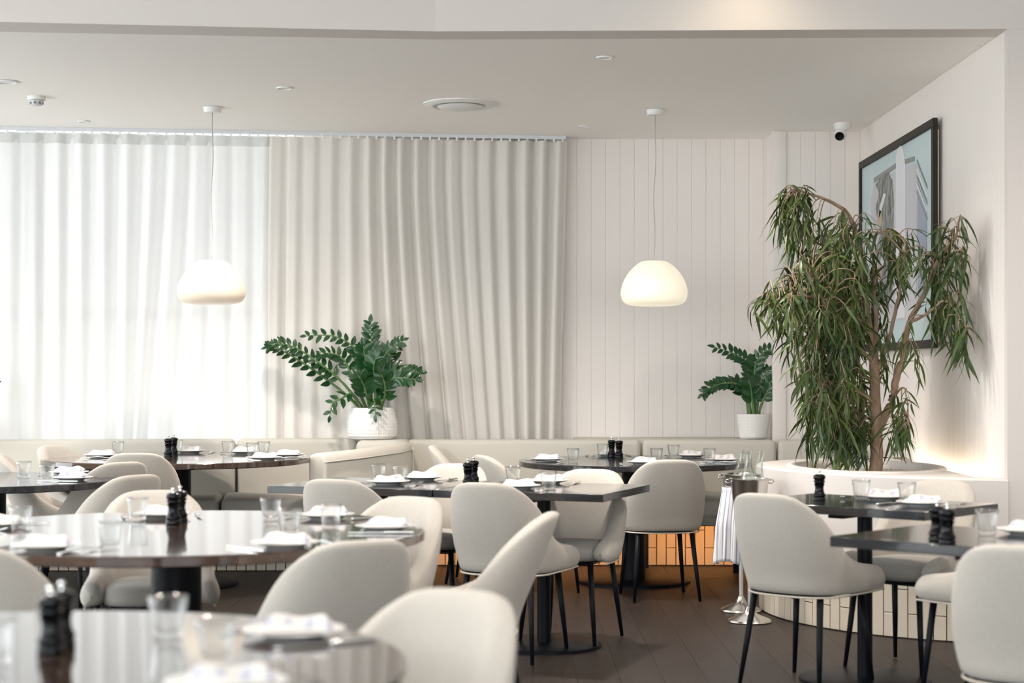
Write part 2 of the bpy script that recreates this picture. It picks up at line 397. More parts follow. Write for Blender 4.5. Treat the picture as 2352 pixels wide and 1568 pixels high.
hd = curtain('heading_tape', -4.9, -1.60, ZC-.105, ZC-.034, cloth_mat('voile heading', (.84,.85,.84), .35, .45), .15, .021, lambda u, v: 0, 5, sh, n=int(3.3/.0095))
for v in hd.data.vertices: v.co.y -= .004
tr = empty('curtain_track', (0, 0, 0)); tag(tr, 'slim white ceiling curtain track above both curtains', 'curtain track')
A = Vector((-4.9, track_pt(-4.9))); B = Vector((.365, track_pt(.365))); M_ = (A+B)/2; aa = math.atan2(B.y-A.y, B.x-A.x)
box('rail', (M_.x, M_.y, ZC-.0125), ((B-A).length, .035, .024), RAILM, tr, rz=aa)
gp = box('glider', (0, 0, 0), (.012, .012, .022), WHITEP, tr)
for k in range(88):
    q = gp if k == 0 else gp.copy()
    if k: col.objects.link(q)
    x = -4.85+k*.0597; q.location = (x, track_pt(x)-.018, ZC-.033)

# ------------------------------------------------------------------ banquettes
TOPZ = .842
def cushion(name, p0, p1, depth, z0, z1, m, parent, bev=.035):
    p0 = Vector(p0); p1 = Vector(p1); d = p1-p0; n = Vector((-d.y, d.x)).normalized(); c = (p0+p1)/2+n*depth/2
    return box(name, (c.x, c.y, (z0+z1)/2), (d.length-.004, depth, z1-z0), m, parent, rz=math.atan2(d.y, d.x), bevel=bev, seg=4)
bl = empty('banquette', (-2.4, 11.2, 0)); bl.location = (0, 0, 0)
tag(bl, 'greige upholstered banquette under the sheer window with a curved end wing', 'banquette')
segs = [(-4.9, -3.35), (-3.35, -1.81), (-1.80, -1.02)]
def bd(x): return track_pt(x)-.185
for x0, x1 in segs:
    cushion('back_cushion', (x0, bd(x0)), (x1, bd(x1)), .125, .40, TOPZ, VINYL, bl)
    cushion('seat_cushion', (x0, bd(x0)-.64), (x1, bd(x1)-.64), .66, .375, .495, VINYL, bl)
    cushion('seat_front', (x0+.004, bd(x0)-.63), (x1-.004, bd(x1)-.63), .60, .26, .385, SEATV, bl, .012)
cushion('back_panel', (-4.9, bd(-4.9)+.128), (-1.02, bd(-1.02)+.128), .012, .10, .80, VINYL, bl, .003)
cushion('corner_cushion', (-1.015, 11.13), (-.66, 11.14), .33, .30, .840, VINYL, bl, .05)
# end wing, coming forward and to the left
def wing():
    P = [(-1.11, 10.20, .795), (-.90, 10.50, .805), (-.70, 10.80, .822), (-.635, 10.98, .832), (-.66, 11.14, .838), (-.74, 11.26, .842)]
    V, Fc = [], []; th = .135
    n = len(P)
    for i, (x, y, z) in enumerate(P):
        a = P[max(i-1, 0)]; b = P[min(i+1, n-1)]; t = Vector((b[0]-a[0], b[1]-a[1])).normalized(); nn = Vector((-t.y, t.x))
        prof = [(0, .10), (0, z-.05), (.012, z-.012), (.045, z), (th-.045, z), (th-.012, z-.012), (th, z-.05), (th, .10)]
        for o_, zz in prof: V.append((x+nn.x*o_, y+nn.y*o_, zz))
    m_ = 8
    for i in range(n-1):
        for k in range(m_-1): Fc.append((i*m_+k, (i+1)*m_+k, (i+1)*m_+k+1, i*m_+k+1))
    Fc.append(tuple(range(m_))); Fc.append(tuple(range((n-1)*m_, n*m_))[::-1])
    o = me_obj('end_wing', V, Fc, VINYL, bl); bv = o.modifiers.new('b', 'BEVEL'); bv.width = .02; bv.segments = 3; bv.limit_method = 'ANGLE'; bv.angle_limit = math.radians(60)
wing()
tube('piping', [(-1.106, 10.196, .745), (-.897, 10.497, .757), (-.697, 10.797, .775), (-.632, 10.98, .785)], .004, VINYL, bl, 6)
tube('piping', [(-.632, 10.975, .12), (-.632, 10.975, .80)], .005, VINYL, bl, 6)
br = empty('banquette', (0, 0, 0)); tag(br, 'greige upholstered banquette along the panelled wall beside the tree planter', 'banquette')
segs2 = [(-.70, .85), (.855, 1.735), (1.74, 2.30)]
def bd2(x): return 11.33-.016*max(0, x)**2*1.4
for x0, x1 in segs2:
    cushion('back_cushion', (x0, bd2(x0)), (x1, bd2(x1)), .13, .40, .835, VINYL, br)
    if x0 < 1.5:
        cushion('seat_cushion', (x0, bd2(x0)-.66), (x1, bd2(x1)-.66), .68, .375, .495, VINYL, br)
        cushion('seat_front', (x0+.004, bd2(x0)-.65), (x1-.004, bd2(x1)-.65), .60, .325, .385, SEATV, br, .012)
# tiled plinths: vertical tiles in running bond
TW, TH = .0615, .232
def tile_mesh(name, wdt, h, m):
    bm = bmesh.new(); add_box(bm, (0, 0, h/2), (wdt-.004, .010, h-.004))
    bmesh.ops.bevel(bm, geom=list(bm.edges), offset=.0012, segments=1, affect='EDGES')
    me = bpy.data.meshes.new(name); bm.to_mesh(me); bm.free(); me.materials.append(m); return me
TM = {h: tile_mesh('tile', TW, h, TILE) for h in (TH, TH/2)}
def tiles(parent, pts, zmax, limit=300):
    """pts: list of (x, y, rz) column centres"""
    k = 0
    for i, (x, y, rz) in enumerate(pts):
        z = .004; hs = [TH, TH/2] if i % 2 else [TH/2, TH]
        if zmax < .36: hs = [TH, TH/2] if i % 2 else [TH/2, TH]
        for h in hs:
            o = bpy.data.objects.new('tile', TM[h]); col.objects.link(o); o.parent = parent
            o.location = (x, y, z); o.rotation_euler = (0, 0, rz); z += h; k += 1
            if k >= limit: return
pb = empty('plinth', (0, 0, 0)); pb.parent = br
box2('plinth_core', -.62, 1.86, 11.375, 11.6, 0, .37, GROUT, pb)
tiles(pb, [(-.60+i*.0635, 11.369, 0) for i in range(39)], .35)
pl = empty('plinth', (0, 0, 0)); pl.parent = bl
box2('plinth_core', -4.9, -.95, 11.07, 11.3, 0, .37, GROUT, pl)
tiles(pl, [(-3.9+i*.0635, 11.063, 0) for i in range(46)], .35)
box2('rear_ledge', .42, 1.73, 11.455, 11.815, .40, .834, VINYL, br, bevel=.01)
for px, py in ((1481, 1303), (1692, 1315)):
    p = on_plane(px, py, 0); box('support_post', (p.x, p.y, .19), (.045, .045, .38), BLKM, br)

# ------------------------------------------------------------------ planter with tiled base
PZ = .781
pc = Vector((2.57, 9.27))
def arc_pt(a, r=1.25, rb=.88):
    c, s_ = math.cos(a), math.sin(a)
    return Vector((pc.x+r*c, pc.y+(r if s_ < 0 else rb+(r-1.25))*s_))
plt_ = empty('planter', (0, 0, 0)); tag(plt_, 'curved white built-in planter with tiled base below the blue artwork', 'planter')
a_start, a_end = PI*.565, PI*1.437
NA = 72
outer = [arc_pt(a_start+(a_end-a_start)*i/NA) for i in range(NA+1)]
outer = [p if p.x < 2.322 else Vector((2.322, p.y)) for p in outer]
# front face continues to the pier, flush
hole_c = Vector((1.86, 9.06)); 
def hole(a): return Vector((hole_c.x+.36*math.cos(a), hole_c.y+.56*math.sin(a)))
def planter_body():
    V, Fc = [], []; n = len(outer)
    H = 72
    # match hole points to outer by angle
    hol = [hole(a_start+(a_end-a_start)*i/NA) for i in range(NA+1)]
    for p in outer: V.append((p.x, p.y, .352))
    for p in outer: V.append((p.x, p.y, PZ-.012))
    for p in outer:
        q = p+(pc-p).normalized()*.012; V.append((q.x, q.y, PZ))
    for p in hol: V.append((p.x, p.y, PZ))
    for p in hol: V.append((p.x, p.y, PZ-.16))
    for r in range(4):
        for i in range(n-1): Fc.append((r*n+i, r*n+i+1, (r+1)*n+i+1, (r+1)*n+i))
    # right half of the hole and the ledge to the wall
    hr = [hole(a_end-2*PI+(a_start-a_end+2*PI)*i/24) for i in range(25)]
    b = len(V)
    for p in hr: V.append((p.x, p.y, PZ))
    for p in hr: V.append((p.x, p.y, PZ-.16))
    wl = [Vector((2.20, pc.y-1.19+(2.03)*i/24)) for i in range(25)]
    wl[0] = Vector((2.3195, 8.047))
    for p in wl: V.append((p.x, p.y, PZ))
    for i in range(24):
        Fc.append((b+i, b+i+1, b+25+i+1, b+25+i)); Fc.append((b+50+i, b+50+i+1, b+i+1, b+i))
    for p in wl: V.append((p.x, p.y, PZ-.08))
    for i in range(24): Fc.append((b+75+i, b+75+i+1, b+50+i+1, b+50+i))
    o = me_obj('planter_wall', V, Fc, WALL, plt_)
    o.data.set_sharp_from_angle(angle=math.radians(35))
planter_body()
core = [tuple(p+(pc-p).normalized()*.03) for p in outer]
prism('plinth_core', [(x, y) for x, y in core]+[(2.3, 8.0)], 0, .353, GROUT, plt_)
L_ = 0; cols_ = []
acc = 0; prev = outer[-1]
dense = [arc_pt(a_end-(a_end-a_start)*i/2000) for i in range(2001)]
acc = .03; nxt = .03
for i in range(1, len(dense)):
    acc += (dense[i]-dense[i-1]).length
    if acc >= nxt:
        t = (dense[i]-dense[i-1]); p = dense[i]+(pc-dense[i]).normalized()*.024
        if p.x < 2.29: cols_.append((p.x, p.y, math.atan2(t.y, t.x)))
        nxt += .0635
tiles(plt_, cols_, .35, 200)
# lip ring round the planting hole
V, Fc = [], []
for i in range(64):
    a = 2*PI*i/64; c, s_ = math.cos(a), math.sin(a)
    for rr, z in ((1.0, PZ-.02), (1.0, PZ+.008), (1.10, PZ+.008), (1.12, PZ-.001)):
        V.append((hole_c.x+.36*rr*c, hole_c.y+.56*rr*s_, z))
for i in range(64):
    for k in range(3): Fc.append((i*4+k, ((i+1) % 64)*4+k, ((i+1) % 64)*4+k+1, i*4+k+1))
me_obj('rim', V, Fc, WALL, plt_)
V, Fc = lathe_data([(0.001, 0), (.2, .004), (.34, 0), (.36, -.01)], 40); 
gv = me_obj('gravel', [(x, y*1.55, z+random.random()*.004) for x, y, z in V], Fc, GRAVEL, plt_); gv.location = (hole_c.x, hole_c.y, PZ-.045); gv['kind'] = 'stuff'
bm = bmesh.new()
for k in range(900):
    a = random.random()*6.28; r = math.sqrt(random.random())
    bmesh.ops.create_icosphere(bm, subdivisions=1, radius=random.uniform(.006, .013), matrix=Matrix.Translation((hole_c.x+.345*r*math.cos(a), hole_c.y+.54*r*math.sin(a), PZ-.040)) @ Matrix.Rotation(random.random()*3, 4, 'X'))
pq = bm_obj('pebbles', bm, mat('pebble', (.62, .57, .50), .8), plt_); pq['kind'] = 'stuff'
# ------------------------------------------------------------------ framed artwork on the right wall
ar = empty('framed_artwork', (2.29, 10.26, 2.03)); tag(ar, 'large dark-framed artwork, grey tower shapes on pale blue, on right wall', 'artwork')
AW, AH = 1.99, 1.24
def art_box(name, y0, y1, z0, z1, x0, x1, m):
    o = box2(name, x0, x1, y0, y1, z0, z1, m, ar, bevel=.002 if x1-x0 > .01 else 0, seg=1); return o
# local: x toward wall, y = depth (far = +), z up ; camera-left = far
hw, hh, fw = AW/2, AH/2, .045
art_box('frame_rail', -hw, hw, hh-fw, hh, -.022, .004, FRAMEB); art_box('frame_rail', -hw, hw, -hh, -hh+fw, -.022, .004, FRAMEB)
art_box('frame_stile', -hw, -hw+fw, -hh+fw, hh-fw, -.022, .004, FRAMEB); art_box('frame_stile', hw-fw, hw, -hh+fw, hh-fw, -.022, .004, FRAMEB)
art_box('canvas', -hw+fw, hw-fw, -hh+fw, hh-fw, -.008, .003, mat('pale blue paint', (.47, .61, .64), .35, vary=(2.5, (.53, .66, .68), (1,1,1))))
art_box('backing_board', -hw+.02, hw-.02, -hh+.03, hh-.06, .0045, .0160, mat('pale backing', (.62, .62, .55), .7))
def shape(name, pts, m, off=-.0105):
    # pts in (u: 0 far edge .. 1 near edge, v: 0 bottom .. 1 top)
    P = [(hw-u*AW, -hh+v*AH) for u, v in pts]; bm = bmesh.new()
    a = [bm.verts.new((off, y, z)) for y, z in P]; b = [bm.verts.new((-.0081, y, z)) for y, z in P]
    bm.faces.new(a); bm.faces.new(b[::-1]); n = len(P)
    for i in range(n): bm.faces.new((a[i], b[i], b[(i+1) % n], a[(i+1) % n]))
    return bm_obj(name, bm, m, ar)
GP = mat('pale grey paint', (.58, .58, .62), .5, vary=(3, (.50, .50, .54), (1,1,.3)))
GP2 = mat('white grey paint', (.72, .72, .76), .5); DG = mat('charcoal wash', (.10, .105, .10), .6, vary=(16, (.34, .35, .34), (1,1.5,1)))
MG = mat('mid grey paint', (.25, .27, .26), .5); BG = mat('blue grey paint', (.33, .36, .46), .5); TN = mat('tan paint', (.46, .38, .28), .6)
shape('painted_tower', [(.17, .16), (.78, .13), (.80, .80), (.76, .85), (.22, .86), (.17, .78)], GP)
shape('painted_roof_band', [(.21, .855), (.52, .872), (.52, .895), (.21, .88)], MG, -.0112); shape('painted_roof_band', [(.62, .868), (.76, .858), (.76, .88), (.62, .892)], MG, -.0112)
blob = [(.24, .84), (.33, .875), (.42, .87), (.48, .82), (.50, .70), (.49, .55), (.50, .40), (.47, .26), (.38, .24), (.28, .26), (.30, .36), (.27, .44), (.25, .52), (.31, .58), (.27, .66), (.24, .72), (.29, .79)]
shape('painted_rock', blob, DG, -.0118)
shape('painted_highlight', [(.30, .72), (.36, .78), (.39, .77), (.33, .70), (.29, .66)], GP2, -.0124); shape('painted_highlight', [(.30, .44), (.33, .47), (.38, .45), (.34, .42)], GP2, -.0124)
for v in (.66, .40):
    shape('painted_ring', [(.30+.035*math.cos(t*PI/8), v+.045*math.sin(t*PI/8)) for t in range(16)], TN, -.0124)
shape('painted_column', [(.52, .15), (.645, .15), (.65, .86), (.62, .95), (.575, .975), (.53, .93)], GP2, -.0130)
shape('painted_shade', [(.80, .20), (.905, .24), (.905, .62), (.80, .75)], BG, -.0112)
for k in range(5):
    shape('painted_stripe', [(.79, .86-k*.035), (.91, .72-k*.035), (.91, .705-k*.035), (.79, .845-k*.035)], GP2 if k % 2 else MG, -.0118)
# ------------------------------------------------------------------ ceiling fittings
def ceil_pt(px, py): 
    d = (ZC-HC)*F/(YH-py); return wx(px, d), d
x, y = ceil_pt(1057, 238)
o = empty('ceiling_diffuser', (x, y, ZC)); tag(o, 'large round white air diffuser in the ceiling', 'air vent')
lathe('outer_ring', [(.155, -.004), (.165, -.018), (.20, -.016), (.222, -.006), (.222, 0), (.15, 0)], WHITEP, o, 48)
lathe('throat', [(.157, -.003), (.10, -.002)], GREYG, o, 48)
lathe('centre_disc', [(.001, -.030), (.125, -.028), (.138, -.020), (.13, -.014), (.001, -.014)], WHITEP, o, 48)
def disc_fit(px, py, r, label, cat='downlight', name='ceiling_downlight', th=.008):
    x, y = ceil_pt(px, py); o = empty(name, (x, y, ZC)); tag(o, label, cat)
    lathe('trim_ring', [(r*.72, -.001), (r*.75, -th), (r*.96, -th), (r, -.001)], WHITEP, o, 32)
    lathe('lens', [(.001, -th*.55), (r*.74, -th*.5)], mat('fitting lens', (.72, .72, .71), .3), o, 32)
disc_fit(654, 201, .048, 'small round ceiling downlight left of the air diffuser')
disc_fit(1389, 131, .046, 'small round ceiling disc highest in the view, right of centre', 'ceiling fitting')
disc_fit(14, 187, .068, 'wide round ceiling downlight cut by the left edge')
disc_fit(193, 278, .042, 'small round ceiling disc above the sheer curtain near smoke detector', 'ceiling fitting')
disc_fit(1343, 289, .040, 'small recessed disc in ceiling near the right end of curtain track', 'ceiling fitting')
x, y = ceil_pt(84, 222); o = empty('smoke_detector', (x, y, ZC)); tag(o, 'white smoke detector on the ceiling at far left', 'smoke detector')
lathe('base', [(.001, -.022), (.048, -.022), (.052, -.016), (.052, 0), (.001, 0)], WHITEP, o, 32)
lathe('sensor_head', [(.001, -.052), (.026, -.052), (.034, -.046), (.042, -.024), (.001, -.022)], mat('sensor grey', (.6, .61, .62), .4), o, 32)
for k in range(8):
    a = k*PI/4; box('vent_slot', (.037*math.cos(a), .037*math.sin(a), -.037), (.004, .012, .016), GREYG, o, rz=a)
# security camera
o = empty('security_camera', (wx(1936, 11.1), 11.1, ZC)); tag(o, 'white turret security camera on the ceiling beside the artwork', 'camera')
lathe('mount', [(.001, -.045), (.042, -.045), (.055, -.030), (.058, 0), (.001, 0)], WHITEP, o, 32)
bl_ = lathe('turret', [(.001, .0), (.018, .002), (.036, .018), (.040, .036), (.036, .060), (.02, .076), (.001, .08)], WHITEP, o, 24)
bl_.location = (-.028, -.052, -.088); bl_.rotation_euler = (math.radians(-65), 0, math.radians(-18))
ln = lathe('lens', [(.001, -.004), (.026, -.003), (.030, .004), (.020, .012), (.001, .014)], LENSB, o, 24); ln.location = (-.034, -.062, -.094); ln.rotation_euler = (math.radians(-65), 0, math.radians(-18))
# pendants
def pendant(px, pyc, x0, x1, yt, yb, m, label):
    d = (ZC-HC)*F/(YH-pyc); X = wx(px, d); r = (x1-x0)/2*d/F; zt = wz(yt, d); zb = wz(yb, d); H = zt-zb
    cx_ = wx((x0+x1)/2, d)
    o = empty('pendant_lamp', (X, d, 0)); tag(o, label, 'pendant lamp', 'opal glass pendant lamps')
    lathe('canopy', [(.001, ZC-.034), (.047, ZC-.034), (.052, ZC-.028), (.056, ZC-.002), (.001, ZC-.001)], WHITEP, o, 32)
    path = []
    for i in range(25):
        t = i/24; path.append((.006*math.sin(t*11)*math.sin(t*PI)+(cx_-X)*(1-t), 0, zt+(ZC-.034-zt)*t))
    tube('cord', path, .0032, mat('pale grey cord', (.50, .49, .47), .6), o, 6)
    prof = [(.001, 0), (.35*r, -.0), (.42*r, -.03*H), (.66*r, -.16*H), (.86*r, -.36*H), (.97*r, -.56*H), (1.0*r, -.70*H), (.97*r, -.84*H), (.88*r, -.94*H), (.70*r, -.985*H), (.45*r, -.998*H), (.001, -1.0*H)]
    s_ = lathe('glass_shade', [(a, b+zt) for a, b in prof], m, o, 64); s_.location.x = cx_-X
    s_.data.set_sharp_from_angle(angle=PI)
    s_.modifiers.new('s', 'SUBSURF').render_levels = 2

pendant(488, 246, 407, 565, 597, 699, OPAL1, 'cream opal glass pendant lamp hanging before the sheer curtain')
pendant(1505, 252, 1425, 1580, 599, 703, OPAL2, 'lit cream opal glass pendant lamp hanging before the white panelling')

# ------------------------------------------------------------------ tables
TZ = .74
def round_table(cx, cy, r, m, label, tz=TZ, pr=.07, br_=.36):
    o = empty('round_table', (cx, cy, 0)); tag(o, label, 'table')
    th = .034
    lathe('tabletop', [(.001, tz-th), (r-.006, tz-th), (r, tz-th+.004), (r, tz-.004), (r-.004, tz), (.001, tz)], m, o, 128)
    box('support_bracket', (0, 0, tz-th-.010), (r*1.15, .09, .02), BLKM, o, rz=.3); box('support_bracket', (0, 0, tz-th-.0101), (r*1.15, .09, .0198), BLKM, o, rz=.3+PI/2)
    lathe('pedestal', [(.001, .012), (pr, .012), (pr, tz-th-.02), (.001, tz-th-.02)], BLKM, o, 48)
    lathe('base_plate', [(.001, 0.0), (br_, 0.0), (br_, .012), (br_-.01, .016), (pr+.02, .02), (.001, .02)], BLKM, o, 64)
    return o
C1 = Vector((-2.006, 10.33)); C0 = Vector((-2.62, 8.66)); C3 = Vector((-1.142, 5.85)); C5 = Vector((-.93, 3.135)); C4 = Vector((.742, 10.50))
Z1 = .77
round_table(*C1, .80, WALNUT, 'round dark walnut table before the sheer window, the farthest left one', Z1, .078)
round_table(*C0, .63, BLKWOOD, 'round black-edged table cut by the left edge, midway back')
round_table(*C3, .845, WALNUT, 'big round walnut table at mid left with brown grained edge', pr=.085)
round_table(*C5, .74, WALNUT, 'nearest round dark table, blurred at bottom left')
round_table(*C4, .70, BLKWOOD, 'round black table in front of the right banquette', pr=.072, br_=.345)
def rect_table(c, u, L, W, m, label, pr=.032, disc=.27):
    """c centre, u unit vector of the long axis"""
    rz = math.atan2(u.y, u.x); o = empty('square_table', (c.x, c.y, 0), rz); o.name = 'rectangular_table'; tag(o, label, 'table')
    box('tabletop', (0, 0, TZ-.017), (L, W, .034), m, o, bevel=.002, seg=1)
    box('support_bracket', (0, 0, TZ-.044), (L*.6, .07, .02), BLKM, o); box('support_bracket', (0, 0, TZ-.0441), (.07, W*.75, .0198), BLKM, o)
    lathe('pedestal', [(.001, .012), (pr, .012), (pr, TZ-.054), (.001, TZ-.054)], BLKM, o, 32)
    lathe('base_plate', [(.001, 0.0), (disc, 0.0), (disc, .012), (disc-.01, .016), (pr+.02, .02), (.001, .02)], BLKM, o, 64)
u2 = Vector((.9345, -.356)); v2 = Vector((.356, .9345)); FL = Vector((-1.163, 8.153))
LA, LB, WW = .855, .815, .73
cA = FL+u2*(LA/2)+v2*(WW/2); cB = FL+u2*(LA+.003+LB/2)+v2*(WW/2)
rect_table(cA, u2, LA-.004, WW, BLKWOOD, 'left one of two black rectangular tables joined at the centre')
rect_table(cB, u2, LB, WW, BLKWOOD, 'right one of two joined black rectangular tables, its corner pointing at the viewer')
uR = Vector((.678, .735)).normalized(); vR = Vector((-uR.y, uR.x)); FR = Vector((1.585, 6.604))
cR1 = FR+uR*.30+vR*.444
rect_table(cR1, vR, .888, .60, BLKWOOD, 'black rectangular table in front of the white tree planter', pr=.031, disc=.27)
cR2 = Vector((1.041, 5.635))+uR*.31-vR*.444
rect_table(cR2, vR, .888, .62, BLKWOOD, 'nearest black rectangular table at the right edge')

# ------------------------------------------------------------------ chairs
def interp(keys, x):
    for (a, fa), (b, fb_) in zip(keys[:-1], keys[1:]):
        if x <= b:
            t = (x-a)/(b-a); t = t*t*(3-2*t)*.5+t*.5; return fa+(fb_-fa)*t
    return keys[-1][1]
RIM = [(0, .803), (.10, .802), (.20, .791), (.29, .762), (.37, .725), (.44, .675), (.50, .620), (.56, .572), (.62, .540), (.70, .518), (.80, .506), (.88, .500), (.95, .492), (1, .478)]
def plan(s_, z):
    A = abs(s_); sg = 1 if s_ >= 0 else -1
    hf = min(1, max(0, (z-.38)/.25)); a = .216+.020*hf
    up = max(0, (z-.43)/.37)
    if A <= .60:
        ph = A/.60*PI/2; x = a*math.sin(ph)**.80; yc = math.cos(ph) if A < .5999 else 0; y = -.175*max(yc, 0)**.80
        wgt = .40+.60*max(yc, 0)**.7
    else:
        q = (A-.60)/.40; x = a+.036*q-.012*q*q*q; y = .245*q; wgt = .40*(1-q)**1.5
    return Vector((sg*x, y-.155*up**1.25*wgt))
def chair_proto():
    o = empty('dining_chair', (0, 0, 0)); tag(o, 'chair', 'chair', 'upholstered dining chairs')
    SL = [-1, -.997, -.990, -.978, -.962, -.945]+[-.92+1.84*i/42 for i in range(43)]+[.945, .962, .978, .990, .997, 1]
    NC = len(SL); cross = []
    for i in range(NC):
        s_ = SL[i]; h = interp(RIM, abs(s_)); hem = .385+.012*abs(s_)**3
        t_ = .030; ef = math.sqrt(max(.0, 1-(max(0, abs(s_)-.92)/.0803)**2))
        def nrm(z):
            e = .01; d = plan(min(1, s_+e), z)-plan(max(-1, s_-e), z); return Vector((-d.y, d.x)).normalized()
        ring = []
        for k in range(9):
            v = k/8; z = hem+(h-.018-hem)*v; n = nrm(z); p = plan(s_, z); b = .016*math.sin(PI*min(1, v*1.0))**.8
            ring.append((p.x-n.x*b, p.y-n.y*b, z))
        for off, dz in ((.006, -.006), (t_, 0), (t_*1.8, -.006)):
            z = h+dz; n = nrm(z); p = plan(s_, z); ring.append((p.x+n.x*off, p.y+n.y*off, z))
        for k in range(7):
            v = 1-k/6; z = hem+.01+(h-.02-hem-.01)*v; n = nrm(z); p = plan(s_, z); off = t_*2.1+.014*math.sin(PI*v)
            ring.append((p.x+n.x*off, p.y+n.y*off, z))
        if ef < 1:
            n = nrm(.44); c_ = plan(s_, .44)+n*t_; zm = .437
            ring = [(c_.x+(x-c_.x)*ef, c_.y+(y-c_.y)*ef, zm+(z-zm)*(.06+.94*ef)) for x, y, z in ring]
        cross.append(ring)
    m_ = len(cross[0]); V = [p for r in cross for p in r]; Fc = []
    for i in range(NC-1):
        for k in range(m_): Fc.append((i*m_+k, (i+1)*m_+k, (i+1)*m_+(k+1) % m_, i*m_+(k+1) % m_))
    Fc.append(tuple(range(m_))[::-1]); Fc.append(tuple(range((NC-1)*m_, NC*m_)))
    sh_ = me_obj('shell', V, Fc, FAB, o, subd=1)
    path = []
    for i in range(3, NC-3):
        s_ = SL[i]; p = plan(s_, .385); path.append((p.x*1.0, p.y, .385+.012*abs(s_)**3))
    tube('piping', path, .0042, PIPE, o, 6)
    # seat pad
    V, Fc = [], []; n = 40
    prof = [(.90, .392), (.985, .410), (1.0, .432), (.975, .456), (.90, .470), (.7, .479), (.35, .484), (.02, .485)]
    for (q, z) in prof:
        for i in range(n):
            a = 2*PI*i/n; c, s_ = math.cos(a), math.sin(a); e = 2/3.0
            x = .196*math.copysign(abs(c)**e, c); y = .215*math.copysign(abs(s_)**e, s_)
            V.append((x*q, .062+y*q, z))
    for j in range(len(prof)-1):
        for i in range(n):
            k = (i+1) % n; Fc.append((j*n+i, j*n+k, (j+1)*n+k, (j+1)*n+i))
    Fc.append(tuple(range(n))[::-1]); Fc.append(tuple(range((len(prof)-1)*n, len(prof)*n)))
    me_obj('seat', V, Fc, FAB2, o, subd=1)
    box('seat_frame', (0, .04, .386), (.30, .34, .012), BLKM, o)
    for sx in (-1, 1):
        for sy, y0, y1 in ((1, .20, .235), (-1, -.12, -.185)):
            tube('leg', [(sx*.152, y0, .392), (sx*.168, (y0+y1)/2, .20), (sx*.186, y1, .004)], [.0145, .0125, .0085], BLKM, o, 10)
    return o
CH = chair_proto()
def chair(px, topy, heading, label, d=None, sz=1.0, group='upholstered dining chairs', back=True):
    d = d or (.475*F/(topy-YH)); h = math.radians(heading); f = Vector((math.cos(h), math.sin(h)))
    b = Vector((wx(px, d), d)); c = b+f*.30
    return inst(CH, (c.x, c.y, 0), h-PI/2, 'oatmeal upholstered chair '+label, group, sz)
chair(118, 1013, -28, 'left of the far window table, against the banquette', d=10.35, sz=1.05)
chair(-8, 1024, 12, 'at the left edge, its arm sweeping right beyond the cut-off table', d=9.45, sz=1.04)
chair(312, 1037, 96, 'seen from behind at the far window table', d=9.34, sz=1.05)
chair(286, 1057, 136, 'right of the cut-off table, rearmost of two side by side', d=8.86, sz=1.02)
chair(320, 1085, 142, 'right of the cut-off table, nearer of two side by side', d=8.02, sz=1.0)
chair(355, 1125, -80, 'facing the viewer behind the big walnut table')
chair(-95, 1260, 82, 'at bottom left corner, mostly outside the picture', d=4.72)
chair(950, 1140, 238, 'angled at the right of the big walnut table')
chair(836, 1240, 121, 'with its back to the viewer before the big walnut table')
chair(1062, 1353, 238, 'nearest one, blurred, at right of the nearest round table')
chair(762, 1100, 68, 'seen from behind at the left joined black table')
chair(1108, 1106, 67, 'seen from behind at the right joined black table', d=7.44)
chair(1052, 1064, 251, 'half hidden behind the joined tables, left of the far side')
chair(1362, 1076, 249, 'facing the viewer at the right end of the joined tables', d=8.50)
chair(1268, 1178, 172, 'seen edge-on from the side in the middle aisle', d=5.85)
chair(1104, 1038, 18, 'left of the round black table by the banquette', d=9.95)
chair(994, 1020, -8, 'seen edge-on against the banquette wing', d=10.55, sz=1.04)
chair(1543, 1055, 97, 'with its back to the viewer at the round black table', d=9.42)
chair(1752, 1133, 49, 'large in view, before the planter table, its back turned')
chair(2172, 1102, 227, 'between planter and its table, facing the viewer', d=7.66)
hd_ = math.radians(138)
inst(CH, (1.90, 6.70, 0), hd_-PI/2, 'oatmeal upholstered chair at the right end of the planter table, only its seat showing', 'upholstered dining chairs')
chair(2340, 1252, 62, 'blurred at the bottom right corner', d=4.74)

# ------------------------------------------------------------------ tableware prototypes
pl_p = lathe('plate', [(.001, .0), (.058, 0), (.062, .004), (.075, .008), (.103, .015), (.105, .017), (.102, .018), (.075, .012), (.060, .008), (.001, .007)], PORC, None, 48)
tag(pl_p, 'plate', 'plate', 'white side plates')
def napkin_proto(seed, L=.15, W=.062):
    rnd = random.Random(seed); V, Fc = [], []; nx, ny = 16, 8
    lay = []
    for top in (0, 1):
        for i in range(nx+1):
            for j in range(ny+1):
                u, v = i/nx*2-1, j/ny*2-1
                e = (1-abs(v)**4)**.5*(1-abs(u)**8)**.5
                hgt = .016+.004*math.sin(u*4+seed)+.003*math.sin(v*5+u*2)
                z = (hgt*e*(1-.15*v) if top else 0)+.001
                V.append((u*L/2*(1+.03*math.sin(v*3+seed)), v*W/2*(1+.06*math.sin(u*3+seed)), z))
    o_ = (nx+1)*(ny+1)
    for i in range(nx):
        for j in range(ny):
            a = i*(ny+1)+j; Fc.append((a, a+1, a+ny+2, a+ny+1)); Fc.append((o_+a, o_+a+ny+1, o_+a+ny+2, o_+a+1))
    o = me_obj('napkin', V, Fc, NAPK); return o
NK = []
for s_ in range(3):
    root = empty('folded_napkin', (0, 0, 0)); tag(root, 'napkin', 'napkin', 'folded check napkins')
    a = napkin_proto(s_*1.7+1, .15, .075); a.parent = root; a.name = 'lower_fold'
    b = napkin_proto(s_*1.1+3, .135, .055); b.parent = root; b.location = (.004, .006*(s_-1), .010); b.rotation_euler = (.05, 0, .06*(s_-1)); b.name = 'upper_fold'
    NK.append(root)
